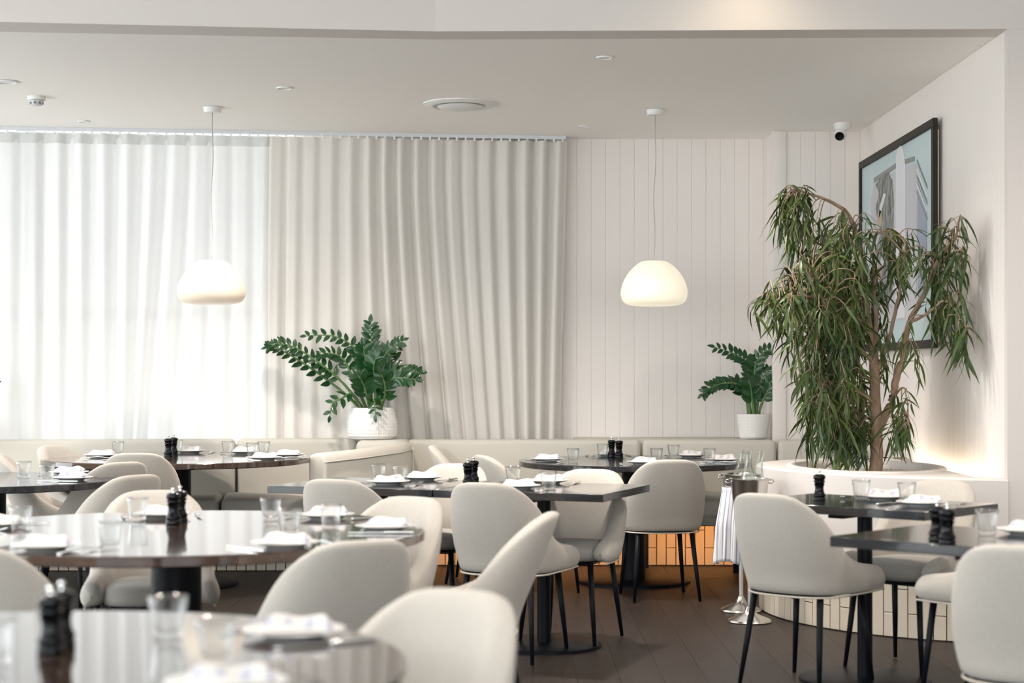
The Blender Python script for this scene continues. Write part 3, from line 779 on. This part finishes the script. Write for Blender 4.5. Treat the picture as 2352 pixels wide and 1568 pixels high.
def fork_proto():
    o = empty('fork', (0, 0, 0)); tag(o, 'fork', 'fork', 'steel forks')
    V, Fc = [], []
    def strip(pts):
        b = len(V)
        for (x, y, z, w_) in pts:
            V.extend([(x-w_, y, z), (x+w_, y, z), (x+w_, y, z+.0022), (x-w_, y, z+.0022)])
        for k in range(len(pts)-1):
            for q in range(4): Fc.append((b+k*4+q, b+k*4+(q+1) % 4, b+(k+1)*4+(q+1) % 4, b+(k+1)*4+q))
        Fc.append((b+3, b+2, b+1, b)); e = b+(len(pts)-1)*4; Fc.append((e, e+1, e+2, e+3))
    strip([(0, -.10, .001, .008), (0, -.06, .006, .006), (0, 0, .010, .0035), (0, .03, .007, .004), (0, .045, .004, .011), (0, .055, .003, .012)])
    me_obj('handle', V, Fc, CUTL, o, smooth=False); V.clear(); Fc.clear()
    for k in range(4):
        x = (k-1.5)*.0065
        strip([(x, .053, .003, .0022), (x, .075, .004, .002), (x, .095, .010, .0014)])
    me_obj('tines', list(V), list(Fc), CUTL, o, smooth=False)
    return o
def knife_proto():
    o = empty('knife', (0, 0, 0)); tag(o, 'knife', 'knife', 'steel knives')
    bm = bmesh.new(); add_box(bm, (0, -.055, .0045), (.014, .10, .008)); bm_obj('handle', bm, CUTL, o, bevel=.003)
    P = [(-.006, -.006), (.008, -.006), (.010, .06), (.004, .105), (-.004, .115), (-.007, .10)]
    prism('blade', P, .003, .005, CUTL, o)
    return o
FK, KN = fork_proto(), knife_proto()
def tumbler():
    H, n = .086, 48
    def wob(a, z): return -.035*max(0, math.cos(a*12))*(1 if .004 < z < .058 else 0)*math.sin(max(0, min(1, z/.06))*PI)
    prof = [(.001, .004), (.024, .0), (.0285, .002), (.0295, .012), (.0315, .03), (.034, .05), (.0375, .070), (.0395, H), (.0372, H+.0004), (.0345, .066), (.0305, .040), (.027, .020), (.020, .015), (.001, .014)]
    o = lathe('drinking_glass', prof, GLASS, None, n, wob); o.data.set_sharp_from_angle(angle=PI)
    tag(o, 'glass', 'glass', 'fluted tumblers'); return o
TG = tumbler()
def mill_proto():
    o = empty('pepper_mill', (0, 0, 0)); tag(o, 'mill', 'pepper mill', 'black pepper mills')
    lathe('body', [(.001, 0), (.0255, 0), (.0268, .004), (.0262, .012), (.0235, .016), (.0262, .021), (.0262, .026), (.021, .034), (.0185, .045), (.0175, .054), (.0195, .064), (.0225, .071), (.0185, .074), (.001, .074)], MILLW, o, 32)
    lathe('head', [(.001, .0745), (.018, .0745), (.0235, .078), (.0235, .083), (.0195, .087), (.0245, .092), (.026, .099), (.0225, .107), (.013, .111), (.006, .112), (.001, .112)], MILLW, o, 32)
    lathe('knob', [(.001, .112), (.0035, .112), (.003, .117), (.006, .120), (.0068, .124), (.005, .128), (.001, .129)], STEEL, o, 20)
    return o
ML = mill_proto()
zoff = .0008
def put_glass(z, px, py, label):
    p = on_plane(px, py, z); inst(TG, (p.x, p.y, z+zoff), random.random()*6, 'clear fluted tumbler '+label, 'fluted tumblers')
def setting(z, px, py, out, where, rnd=0, fork=True, knife=True, off=.135, naprot=None, plate=True, shift=0):
    p = on_plane(px, py, z); o_ = Vector(out).normalized(); t = Vector((-o_.y, o_.x)); rz = math.atan2(-o_.y, -o_.x)-PI/2
    if plate: inst(pl_p, (p.x, p.y, z+zoff), 0, 'white plate '+where, 'white side plates')
    k = abs(hash_(where)) % 3
    inst(NK[k], (p.x+.004, p.y, z+zoff+(.0135 if plate else 0)), naprot if naprot is not None else random.uniform(-.25, .25), 'blue-checked napkin '+where, 'folded check napkins')
    if fork:
        q = Vector((p.x, p.y))+t*off*1.0-o_*shift; inst(FK, (q.x, q.y, z+zoff), rz+random.uniform(-.12, .12), 'steel fork '+where, 'steel forks')
    if knife:
        q = Vector((p.x, p.y))-t*off; inst(KN, (q.x, q.y, z+zoff), rz+random.uniform(-.1, .1), 'steel knife '+where, 'steel knives')
def hash_(s_): return sum(ord(c)*(i+3) for i, c in enumerate(s_))
def put_mill(z, px, py, label):
    p = on_plane(px, py, z); inst(ML, (p.x, p.y, z+zoff), random.random()*6, 'black turned pepper mill '+label, 'black pepper mills')
def outw(c, px, py, z): p = on_plane(px, py, z); return (p.x-c.x, p.y-c.y)
n1 = 'on the far window table, '
for px, py, wh in ((232, 1050, 'leftmost place'), (436, 1040, 'back place'), (606, 1056, 'front right place'), (660, 1049, 'rightmost place'), (562, 1042, 'rear right place')):
    setting(Z1, px, py, outw(C1, px, py, Z1), n1+wh)
for px, py, wh in ((271, 1046, 'leftmost glass'), (407, 1041, 'behind the pepper mills'), (523, 1045, 'standing alone right of the mills'), (580, 1050, 'left of the right pair'), (606, 1046, 'right of the right pair')):
    put_glass(Z1, px, py, n1+wh)
put_mill(Z1, 387, 1049, n1+'left one of the pair'); put_mill(Z1, 399, 1046, n1+'right one of the pair')
n0 = 'on the cut-off left table, '
for px, py, wh in ((165, 1103, 'front place'), (158, 1090, 'rear place')):
    setting(TZ, px, py, outw(C0, px, py, TZ), n0+wh)
put_glass(TZ, 55, 1098, n0+'left glass'); put_glass(TZ, 108, 1106, n0+'right glass')
n3 = 'on the big walnut table, '
for px, py, wh in ((2, 1210, 'far left place'), (105, 1262, 'front left place'), (372, 1188, 'back place'), (750, 1190, 'rear right place'), (885, 1217, 'rightmost place'), (655, 1256, 'front right place')):
    setting(TZ, px, py, outw(C3, px, py, TZ), n3+wh)
for px, py, wh in ((47, 1222, 'leftmost glass'), (253, 1263, 'nearest glass'), (316, 1197, 'left of the mills'), (622, 1197, 'rear of the right three'), (667, 1228, 'frontmost of the right three'), (760, 1216, 'rightmost glass')):
    put_glass(TZ, px, py, n3+wh)
put_mill(TZ, 398, 1204, n3+'front one of the pair'); put_mill(TZ, 414, 1198, n3+'rear one of the pair')
n5 = 'on the nearest round table, '
setting(TZ, 675, 1462, outw(C5, 675, 1462, TZ), n5+'right place'); setting(TZ, 520, 1585, outw(C5, 520, 1585, TZ), n5+'bottom edge place')
put_glass(TZ, 386, 1468, n5+'left glass'); put_glass(TZ, 496, 1528, n5+'right glass'); put_glass(TZ, -14, 1530, n5+'at the left edge')
put_mill(TZ, 116, 1500, n5+'front one of the pair'); put_mill(TZ, 142, 1486, n5+'rear one of the pair')
n2 = 'on the joined black tables, '
for px, py, sg, wh in ((892, 1112, -1, 'front left place'), (970, 1102, 1, 'back left place'), (1190, 1122, -1, 'front right place'), (1258, 1110, 1, 'back right place')):
    setting(TZ, px, py, v2*sg, n2+wh)
for px, py, wh in ((869, 1104, 'leftmost glass'), (919, 1111, 'second glass from the left'), (1178, 1112, 'second glass from the right'), (1260, 1125, 'rightmost glass')):
    put_glass(TZ, px, py, n2+wh)
put_mill(TZ, 1075, 1116, n2+'front one of the pair'); put_mill(TZ, 1088, 1110, n2+'rear one of the pair')
n4 = 'on the round black table by the banquette, '
for px, py, wh in ((1257, 1059, 'leftmost place'), (1402, 1048, 'back place'), (1478, 1066, 'front place'), (1588, 1050, 'rear right place'), (1660, 1060, 'rightmost place')):
    setting(TZ, px, py, outw(C4, px, py, TZ), n4+wh)
for px, py, wh in ((1316, 1063, 'leftmost glass'), (1384, 1050, 'behind the pepper mills'), (1508, 1062, 'third glass from the left'), (1547, 1053, 'rearmost right glass'), (1630, 1063, 'rightmost glass')):
    put_glass(TZ, px, py, n4+wh)
put_mill(TZ, 1405, 1050, n4+'left mill'); put_mill(TZ, 1422, 1052, n4+'right mill')
n6 = 'on the planter table, '
setting(TZ, 2030, 1147, uR, n6+'rear place'); setting(TZ, 2118, 1161, -uR, n6+'front place')
put_glass(TZ, 1978, 1149, n6+'left glass'); put_glass(TZ, 2083, 1156, n6+'right glass')
put_mill(TZ, 1882, 1150, n6+'standing alone at its left')
n7 = 'on the nearest right table, '
setting(TZ, 2362, 1226, uR, n7+'at the picture edge', fork=False)
put_glass(TZ, 2267, 1230, n7+'beside the mills')
put_mill(TZ, 2152, 1242, n7+'left one of the pair'); put_mill(TZ, 2176, 1250, n7+'right one of the pair')

# ------------------------------------------------------------------ wine bucket stands, bottles and towel
def bucket_stand(x, y, label, H=.735):
    o = empty('wine_bucket_stand', (x, y, 0)); tag(o, label, 'ice bucket stand', 'steel ice bucket stands')
    lathe('base', [(.001, 0), (.108, 0), (.112, .006), (.108, .014), (.095, .020), (.060, .034), (.030, .050), (.022, .066), (.016, .080), (.001, .082)], STEEL, o, 48)
    lathe('pole', [(.001, .08), (.0125, .08), (.0125, H-.20), (.001, H-.20)], STEEL, o, 24)
    lathe('collar', [(.001, H-.215), (.02, H-.215), (.05, H-.20), (.05, H-.19), (.001, H-.19)], STEEL, o, 32)
    lathe('bucket', [(.001, H-.189), (.072, H-.189), (.078, H-.18), (.098, H-.010), (.104, H-.002), (.107, H), (.103, H+.001), (.095, H-.010), (.075, H-.175), (.001, H-.18)], STEEL, o, 48)
    for s_ in (-1, 1):
        tube('handle', [(s_*.100, 0, H-.008), (s_*.118, 0, H-.004), (s_*.124, 0, H-.014), (s_*.116, 0, H-.024), (s_*.098, 0, H-.022)], .0035, STEEL, o, 8)
    return o
P1 = (1.225, 9.20)
bucket_stand(*P1, 'steel ice bucket on a pole stand, rear one behind the turned chair', .735)
P2 = (1.216, 8.80)
bucket_stand(*P2, 'steel ice bucket on a pole stand, front one by the planter', .735)
def bottle(loc, rot, label):
    o = empty('water_bottle', loc); o.rotation_euler = rot; tag(o, label, 'bottle', 'clear glass bottles in the ice bucket')
    g = lathe('glass_body', [(.001, .004), (.028, 0), (.033, .006), (.033, .15), (.030, .175), (.019, .215), (.0135, .245), (.0125, .285), (.0155, .288), (.0155, .298), (.012, .300), (.010, .296), (.010, .245), (.016, .213), (.027, .172), (.030, .148), (.030, .010), (.001, .008)], BOTTLEG, o, 32); g.scale = (1.2, 1.2, 1)
bottle((1.205, 8.785, .575), (0, math.radians(1), 0), 'clear glass bottle standing upright in the front ice bucket')
bottle((1.222, 8.84, .580), (math.radians(-4), math.radians(13), 0), 'clear glass bottle leaning right in the front ice bucket')
bottle((1.20, 9.20, .565), (0, math.radians(7), 0), 'clear glass bottle leaning in the rear ice bucket')
def towel():
    V, Fc, UV = [], [], []; nx, nz = 60, 22
    for j in range(nz+1):
        v = j/nz
        for i in range(nx+1):
            u = i/nx; a = PI*(.86+.62*u)  # wraps the left front of the rear bucket
            r = .094+.030*v+.010*math.sin(u*30+v)*(.3+v)+.012*(1-abs(2*v-1))
            z = .665-.40*v-.012*math.sin(u*7)*v
            if v < .04: z += .0; r = .100
            V.append((P1[0]-.012*v+r*math.cos(a), P1[1]+r*math.sin(a)*.9, z)); UV.append((u, v))
    for j in range(nz):
        for i in range(nx):
            k = j*(nx+1)+i; Fc.append((k, k+nx+1, k+nx+2, k+1))
    o = me_obj('striped_towel', V, Fc, TOWEL)
    uvl = o.data.uv_layers.new(name='UVMap')
    for lp in o.data.loops: uvl.data[lp.index].uv = UV[lp.vertex_index]
    s_ = o.modifiers.new('s', 'SOLIDIFY'); s_.thickness = .002; s_.offset = 1
    tag(o, 'white towel with thin blue stripes draped over the rear ice bucket', 'towel')
towel()

# ------------------------------------------------------------------ potted ZZ plants
def leaf_mesh(name, L, W, m, curl=.15, n=5, fold=.22):
    V, Fc = [], []
    for i in range(n+1):
        t = i/n; w_ = W/2*math.sin(PI*min(1, t**.8))**.75 if 0 < t < 1 else 0.0004
        z = -curl*L*t*t
        V += [(-w_, L*t, z+w_*fold), (0, L*t, z), (w_, L*t, z+w_*fold)]
    for i in range(n):
        for k in (0, 1): a = i*3+k; Fc.append((a, a+1, a+4, a+3))
    me = bpy.data.meshes.new(name); me.from_pydata(V, [], Fc); me.materials.append(m)
    for p in me.polygons: p.use_smooth = True
    return me
LZ = [leaf_mesh('leaf', .090, .043, LEAFZ), leaf_mesh('leaf', .078, .038, LEAFZ), leaf_mesh('leaf', .064, .032, LEAFZ)]
def zz_plant(loc, pot_prof, relief, label, stems, soilr, soilz, leafk=1.0):
    o = empty('potted_plant', loc); tag(o, label, 'potted plant')
    n = relief*12 if relief else 64
    def dens(prof, step=.006):
        out = [prof[0]]
        for a, b in zip(prof[:-1], prof[1:]):
            k = max(1, int(math.hypot(b[0]-a[0], b[1]-a[1])/step))
            out += [(a[0]+(b[0]-a[0])*q/k, a[1]+(b[1]-a[1])*q/k) for q in range(1, k+1)]
        return out
    zt = max(z for r, z in pot_prof)
    def wob(a, z):
        return .016*max(0, math.cos(a*relief+z*150)*math.cos(a*relief-z*150)) if relief and .012 < z < zt-.006 else 0
    p = lathe('pot', dens(pot_prof, .004 if relief else .02), POTM, o, n, wob)
    lathe('soil', [(.001, soilz), (soilr, soilz-.003)], SOIL, o, 24)
    for bx, by, pts, nl, sz in stems:
        # pts: list of (dx, dy, z) relative to pot centre
        path = [Vector((bx, by, soilz))]+[Vector(q) for q in pts]
        # resample with catmull
        fine = []
        for i in range(len(path)-1):
            p0 = path[max(i-1, 0)]; p1 = path[i]; p2 = path[i+1]; p3 = path[min(i+2, len(path)-1)]
            for k in range(6):
                t = k/6; fine.append(.5*((2*p1)+(-p0+p2)*t+(2*p0-5*p1+4*p2-p3)*t*t+(-p0+3*p1-3*p2+p3)*t**3))
        fine.append(path[-1]); m_ = len(fine)
        st = tube('stem', fine, [.009*(1-i/m_)+.0022 for i in range(m_)], STEMZ, o, 7)
        for k in range(nl):
            u = .30+.68*k/(nl-1); idx = u*(m_-1); i0 = int(idx); p_ = fine[i0].lerp(fine[min(i0+1, m_-1)], idx-i0)
            t = (fine[min(i0+1, m_-1)]-fine[max(i0-1, 0)]).normalized()
            side = t.cross(Vector((0, -.85, .5))).normalized()
            upv = side.cross(t).normalized()
            sg = 1 if k % 2 else -1
            dirv = (t*.55+side*sg*(.85+random.uniform(-.1, .1))+upv*random.uniform(-.1, .35)).normalized()
            if k == nl-1: dirv = t
            xax = dirv.cross(upv).normalized(); zax = xax.cross(dirv).normalized()
            R = Matrix((xax, dirv, zax)).transposed().to_4x4()
            lf = bpy.data.objects.new('leaf', LZ[0 if u < .55 else (1 if u < .85 else 2)]); col.objects.link(lf); lf.parent = st
            s_ = sz*leafk*random.uniform(.88, 1.1)
            lf.matrix_basis = Matrix.Translation(p_) @ R @ Matrix.Rotation(random.uniform(-.35, .35), 4, 'Y') @ Matrix.Diagonal((s_, s_, s_, 1))
    return o
d1 = 11.31; k1 = d1/F; X1 = wx(855, d1)
def P(px, py, dy=0): return ((px-855)*k1, dy, wz(py, d1)-TOPZ)
st1 = [
 (-.06, 0, [P(775, 890, -.02), P(700, 835, -.05), P(640, 800, -.08), P(620, 798, -.09)], 27, .85),
 (-.05, -.03, [P(790, 880, -.06), P(735, 832, -.12), P(680, 797, -.16), P(640, 790, -.18)], 25, .85),
 (-.03, -.02, [P(812, 870, -.03), P(790, 825, -.05), P(760, 812, -.08), P(732, 818, -.1)], 18, .8),
 (-.01, .02, [P(838, 850, .0), P(815, 800, -.0), P(765, 772, -.02), P(702, 772, -.03)], 21, .82),
 (0, 0, [P(850, 860, .02), P(852, 800, .02), P(851, 740, .02)], 24, 1.0),
 (.0, -.04, [P(846, 880, -.06), P(842, 830, -.10), P(838, 795, -.12)], 18, 1.1),
 (.02, .0, [P(866, 860, 0), P(885, 815, 0), P(905, 795, 0), P(925, 783, 0)], 18, .85),
 (.03, -.03, [P(873, 880, -.03), P(895, 850, -.05), P(930, 855, -.08), P(965, 855, -.08)], 22, 1.0),
 (.03, -.05, [P(880, 895, -.08), P(905, 870, -.12), P(930, 868, -.14), P(958, 872, -.15)], 20, 1.0),
 (.02, -.06, [P(866, 890, -.10), P(862, 850, -.14), P(868, 820, -.15)], 18, 1.15),
 (.05, -.03, [P(885, 915, -.08), P(888, 885, -.13), P(880, 860, -.15)], 14, 1.05),
 (-.01, -.06, [P(845, 905, -.12), P(838, 880, -.16), P(828, 862, -.17)], 14, 1.1),
 (.01, -.08, [P(860, 920, -.13), P(866, 925, -.19), P(868, 952, -.21)], 10, .75),
 (-.06, -.06, [P(812, 905, -.08), P(788, 915, -.14), P(770, 925, -.15), P(763, 955, -.15)], 9, .85),
 (.04, .02, [P(880, 870, .02), P(900, 840, .03), P(895, 810, .03)], 16, 1.0),
]
potr = .166
zz_plant((X1, d1, TOPZ+.001), [(.001, 0), (potr*.86, 0), (potr*.97, .02), (potr*1.0, .06), (potr*.98, .11), (potr*.90, .17), (potr*.84, .200), (potr*.82, .204), (potr*.79, .198), (potr*.78, .17), (.001, .168)], 30, 'glossy green plant in a white dimpled pot before the linen curtain', st1, potr*.78, .185)
d2 = 11.52; X2 = wx(1730, d2); k2 = d2/F; z2 = .8345
def P(px, py, dy=0): return ((px-1730)*k2, dy, wz(py, d2)-z2)
st2 = [
 (-.03, 0, [P(1712, 910, 0), P(1688, 882, -.02), P(1640, 885, -.03), P(1612, 905, -.03)], 22, .9),
 (-.02, -.02, [P(1715, 905, -.03), P(1700, 885, -.06), P(1660, 880, -.09), P(1625, 893, -.1)], 18, .85),
 (0, 0, [P(1728, 880, 0), P(1722, 840, -.02), P(1690, 815, -.02), P(1640, 797, -.02)], 24, .9),
 (.01, 0, [P(1732, 880, -.02), P(1735, 835, -.03), P(1755, 808, -.03), P(1783, 800, -.03)], 19, .85),
 (.02, 0, [P(1742, 900, -.02), P(1748, 870, -.03), P(1765, 850, -.03)], 14, .9),
 (.0, -.04, [P(1725, 920, -.05), P(1722, 895, -.07), P(1715, 870, -.08)], 14, 1.0),
 (.03, -.02, [P(1750, 920, -.04), P(1760, 900, -.05), P(1768, 875, -.05)], 14, .9),
]
zz_plant((X2, d2, z2+.001), [(.001, 0), (.085, 0), (.093, .01), (.111, .160), (.111, .165), (.104, .165), (.103, .15), (.001, .148)], 22, 'smaller glossy green plant in a white tapered pot beside the corner trim', st2, .10, .152)
# third plant: only a leaf shows at the left edge
d3 = 11.10; X3 = wx(-62, d3); k3 = d3/F
def P(px, py, dy=0): return ((px+62)*k3, dy, wz(py, d3)-TOPZ)
st3 = [(0, 0, [P(-50, 930), P(-30, 895), P(0, 880)], 10, .7), (-.02, 0, [P(-70, 920), P(-80, 860), P(-90, 800)], 16, .9), (.02, 0, [P(-45, 930), P(-30, 900, -.03), P(-25, 850, -.05)], 12, .9)]
zz_plant((X3, 11.0, TOPZ+.001), [(.001, 0), (.10, 0), (.12, .02), (.115, .12), (.108, .16), (.10, .158), (.001, .14)], 0, 'green plant at the left edge with one leaf tip showing', st3, .09, .145)

# ------------------------------------------------------------------ weeping fig tree
tree = empty('weeping_fig', (0, 0, 0)); tag(tree, 'tall weeping fig with narrow drooping leaves growing from the white planter', 'tree')
TD = 8.95
def dep(px): return TD-max(0, px-2040)/190*.62
def TP(px, py, dd=0):
    d = dep(px)+dd; return Vector((wx(px, d), d, wz(py, d)))
def smooth(pts, k=5):
    out = []
    for i in range(len(pts)-1):
        p0 = pts[max(i-1, 0)]; p1 = pts[i]; p2 = pts[i+1]; p3 = pts[min(i+2, len(pts)-1)]
        for q in range(k):
            t = q/k; out.append(.5*((2*p1)+(-p0+p2)*t+(2*p0-5*p1+4*p2-p3)*t*t+(-p0+3*p1-3*p2+p3)*t**3))
    out.append(pts[-1]); return out
def branch(name, pts, r0, r1, n=10):
    s_ = smooth(pts); m_ = len(s_)
    tube(name, [p+Vector((random.uniform(-1,1), random.uniform(-1,1), 0))*.003 for p in s_], [r0+(r1-r0)*i/(m_-1) for i in range(m_)], BARK, tree, n); return s_
B = []
B.append(branch('trunk', [TP(2010, 1098), TP(2014, 1040), TP(2012, 960), TP(2010, 880), TP(2006, 820)], .036, .024, 14))
B.append(branch('branch', [TP(2018, 985), TP(2045, 930), TP(2056, 880), TP(2072, 820), TP(2090, 740), TP(2120, 680), TP(2160, 590), TP(2195, 545), TP(2200, 515)], .024, .006))
B.append(branch('branch', [TP(2006, 825), TP(1996, 760), TP(1990, 690), TP(1984, 620), TP(1968, 545), TP(1945, 490), TP(1905, 462), TP(1860, 445), TP(1830, 437)], .022, .004))
B.append(branch('branch', [TP(2010, 840), TP(2012, 760), TP(2008, 660, .05), TP(2006, 590, .08)], .017, .005))
B.append(branch('branch', [TP(2012, 860), TP(2035, 800, -.05), TP(2060, 700, -.08), TP(2072, 630, -.1), TP(2080, 560, -.1)], .013, .004))
B.append(branch('branch', [TP(1998, 770), TP(1960, 720, -.1), TP(1900, 690, -.15), TP(1820, 680, -.2), TP(1760, 700, -.2)], .012, .003))
B.append(branch('branch', [TP(2004, 830), TP(1965, 790, -.1), TP(1930, 740, -.2), TP(1890, 690, -.3), TP(1850, 620, -.3)], .012, .003))
B.append(branch('branch', [TP(1990, 690), TP(1950, 620, .1), TP(1900, 570, .15), TP(1850, 550, .2)], .010, .003))
B.append(branch('branch', [TP(2008, 880), TP(1970, 850, .1), TP(1920, 820, .1), TP(1860, 800, .05)], .011, .003))
B.append(branch('branch', [TP(2090, 740), TP(2130, 720), TP(2170, 690), TP(2200, 720), TP(2228, 770)], .009, .003))
B.append(branch('branch', [TP(2150, 610), TP(2180, 585), TP(2210, 575), TP(2232, 610)], .007, .003))
B.append(branch('branch', [TP(2010, 930), TP(1970, 900, -.1), TP(1920, 900, -.15), TP(1880, 930, -.15)], .009, .003))
B.append(branch('branch', [TP(2050, 915), TP(2075, 890, -.1), TP(2085, 930, -.12), TP(2088, 980, -.14)], .006, .002))
B.append(branch('branch', [TP(1975, 560), TP(2010, 540), TP(2040, 530), TP(2060, 545)], .006, .003))
# leaf clusters: (px, py, rx, ry, twigs, depth offset, depth spread)
BL = [(1812, 478, 26, 34, 15, 0, .10), (1845, 462, 34, 18, 8, 0, .1), (1830, 530, 34, 26, 9, 0, .15), (1905, 560, 50, 40, 20, 0, .25), (1880, 620, 60, 45, 26, 0, .35),
      (1950, 600, 40, 50, 22, 0, .35), (1960, 520, 36, 22, 7, 0, .2), (1850, 690, 70, 40, 28, -.05, .35), (1780, 700, 45, 28, 18, -.1, .25), (1940, 690, 55, 55, 38, 0, .4),
      (1860, 760, 70, 45, 34, 0, .4), (1942, 790, 44, 55, 34, 0, .35), (1880, 850, 55, 45, 34, 0, .4), (1938, 880, 46, 50, 36, 0, .35), (1890, 930, 52, 45, 32, 0, .35),
      (1935, 970, 48, 45, 30, 0, .3), (1900, 995, 48, 24, 18, 0, .3), (1972, 985, 22, 30, 12, .05, .2), (2015, 560, 40, 26, 9, 0, .2), (2070, 560, 36, 24, 9, 0, .15),
      (2050, 640, 36, 46, 11, 0, .2), (2090, 620, 30, 36, 7, -.1, .15), (2165, 545, 34, 24, 11, 0, .08), (2205, 530, 14, 16, 4, 0, .05), (2150, 620, 34, 44, 14, 0, .1),
      (2200, 590, 26, 18, 9, 0, .05), (2160, 700, 34, 40, 17, 0, .12), (2205, 690, 22, 22, 5, 0, .05), (2180, 760, 34, 30, 13, 0, .08), (2220, 770, 14, 24, 9, 0, .04),
      (2010, 690, 30, 60, 10, .05, .25), (2050, 760, 34, 40, 9, -.1, .15), (2090, 830, 26, 20, 4, -.1, .1), (2040, 850, 16, 30, 4, .1, .1), (2075, 930, 20, 28, 8, -.15, .1),
      (2080, 985, 16, 30, 8, -.15, .1), (2062, 1000, 22, 20, 9, -.1, .12), (1985, 1020, 16, 10, 4, -.05, .1), (1930, 1025, 40, 10, 8, -.1, .2), (1905, 700, 50, 60, 22, .1, .3), (1815, 640, 28, 24, 8, 0, .2)]
LF = [leaf_mesh('leaf', .125, .0150, LEAFF, curl=.48, n=5, fold=.25), leaf_mesh('leaf', .150, .0165, LEAFF, curl=.75, n=5, fold=.25), leaf_mesh('leaf', .10, .0135, LEAFF, curl=.35, n=5, fold=.25)]
allb = [p for b in B for p in b]
TWV, TWF = [], []; leaves = []
rn = random.Random(11)
for (px, py, rx, ry, nt_, od, sp_) in BL:
    for _ in range(max(1, int(nt_*(.95 if px < 1990 else .62)))):
        a = rn.random()*2*PI; r = math.sqrt(rn.random())
        tip = TP(px+rx*r*math.cos(a), py-18+ry*r*math.sin(a), od+rn.uniform(-sp_, sp_))
        tip.x = min(tip.x, 2.24)
        near = sorted(allb, key=lambda q: (q-tip).length+max(0, q.z-tip.z)*.1)[rn.randrange(3)]
        mid = (near+tip)/2+Vector((0, 0, .05*(tip-near).length/.2 if (tip-near).length < .5 else .09))
        path = smooth([near, mid, tip, tip+Vector((rn.uniform(-.03, .03), rn.uniform(-.03, .03), -rn.uniform(.04, .12)))], 4); base = len(TWV)
        v_, f_ = tube_data(path, [.0035-.002*i/(len(path)-1) for i in range(len(path))], 4)
        TWV += [tuple(q) for q in v_]; TWF += [tuple(base+q for q in ff) for ff in f_]
        nl = rn.randrange(5, 9)
        for k in range(nl):
            u = 1-.09*k-rn.uniform(0, .05); idx = max(0, u)*(len(path)-1); i0 = int(idx); p_ = path[i0].lerp(path[min(i0+1, len(path)-1)], idx-i0)
            az = rn.random()*2*PI; out = Vector((math.cos(az), math.sin(az), 0)); drop = rn.uniform(-.1, 1.9)
            dirv = (out*.55+Vector((0, 0, -1))*drop*.55+(tip-near).normalized()*.15).normalized()
            side = dirv.cross(Vector((0, 0, 1)))
            if side.length < .05: side = Vector((1, 0, 0))
            side.normalize(); zax = side.cross(dirv).normalized()
            M_2 = Matrix.Translation(p_) @ Matrix((side, dirv, zax)).transposed().to_4x4() @ Matrix.Rotation(rn.uniform(-.8, .8), 4, 'Y') @ Matrix.Scale(rn.uniform(.75, 1.12), 4)
            if (M_2 @ Vector((0, .14, 0))).x > 2.30: continue
            leaves.append((M_2, rn.randrange(3)))
tw = me_obj('twigs', TWV, TWF, BARK, tree); tw['kind'] = 'stuff'
leaves.sort(key=lambda q: q[0].translation.y)
for M_2, k in leaves[:300]:
    o = bpy.data.objects.new('leaf', LF[k]); col.objects.link(o); o.parent = tree; o.matrix_basis = M_2
V, Fc = [], []
for M_2, k in leaves[300:]:
    b = len(V); V += [tuple(M_2 @ v.co) for v in LF[k].vertices]; Fc += [tuple(b+i for i in p.vertices) for p in LF[k].polygons]
fo = me_obj('foliage', V, Fc, LEAFF, tree); fo['kind'] = 'stuff'
print('leaves', len(leaves), 'objects', len(bpy.data.objects))
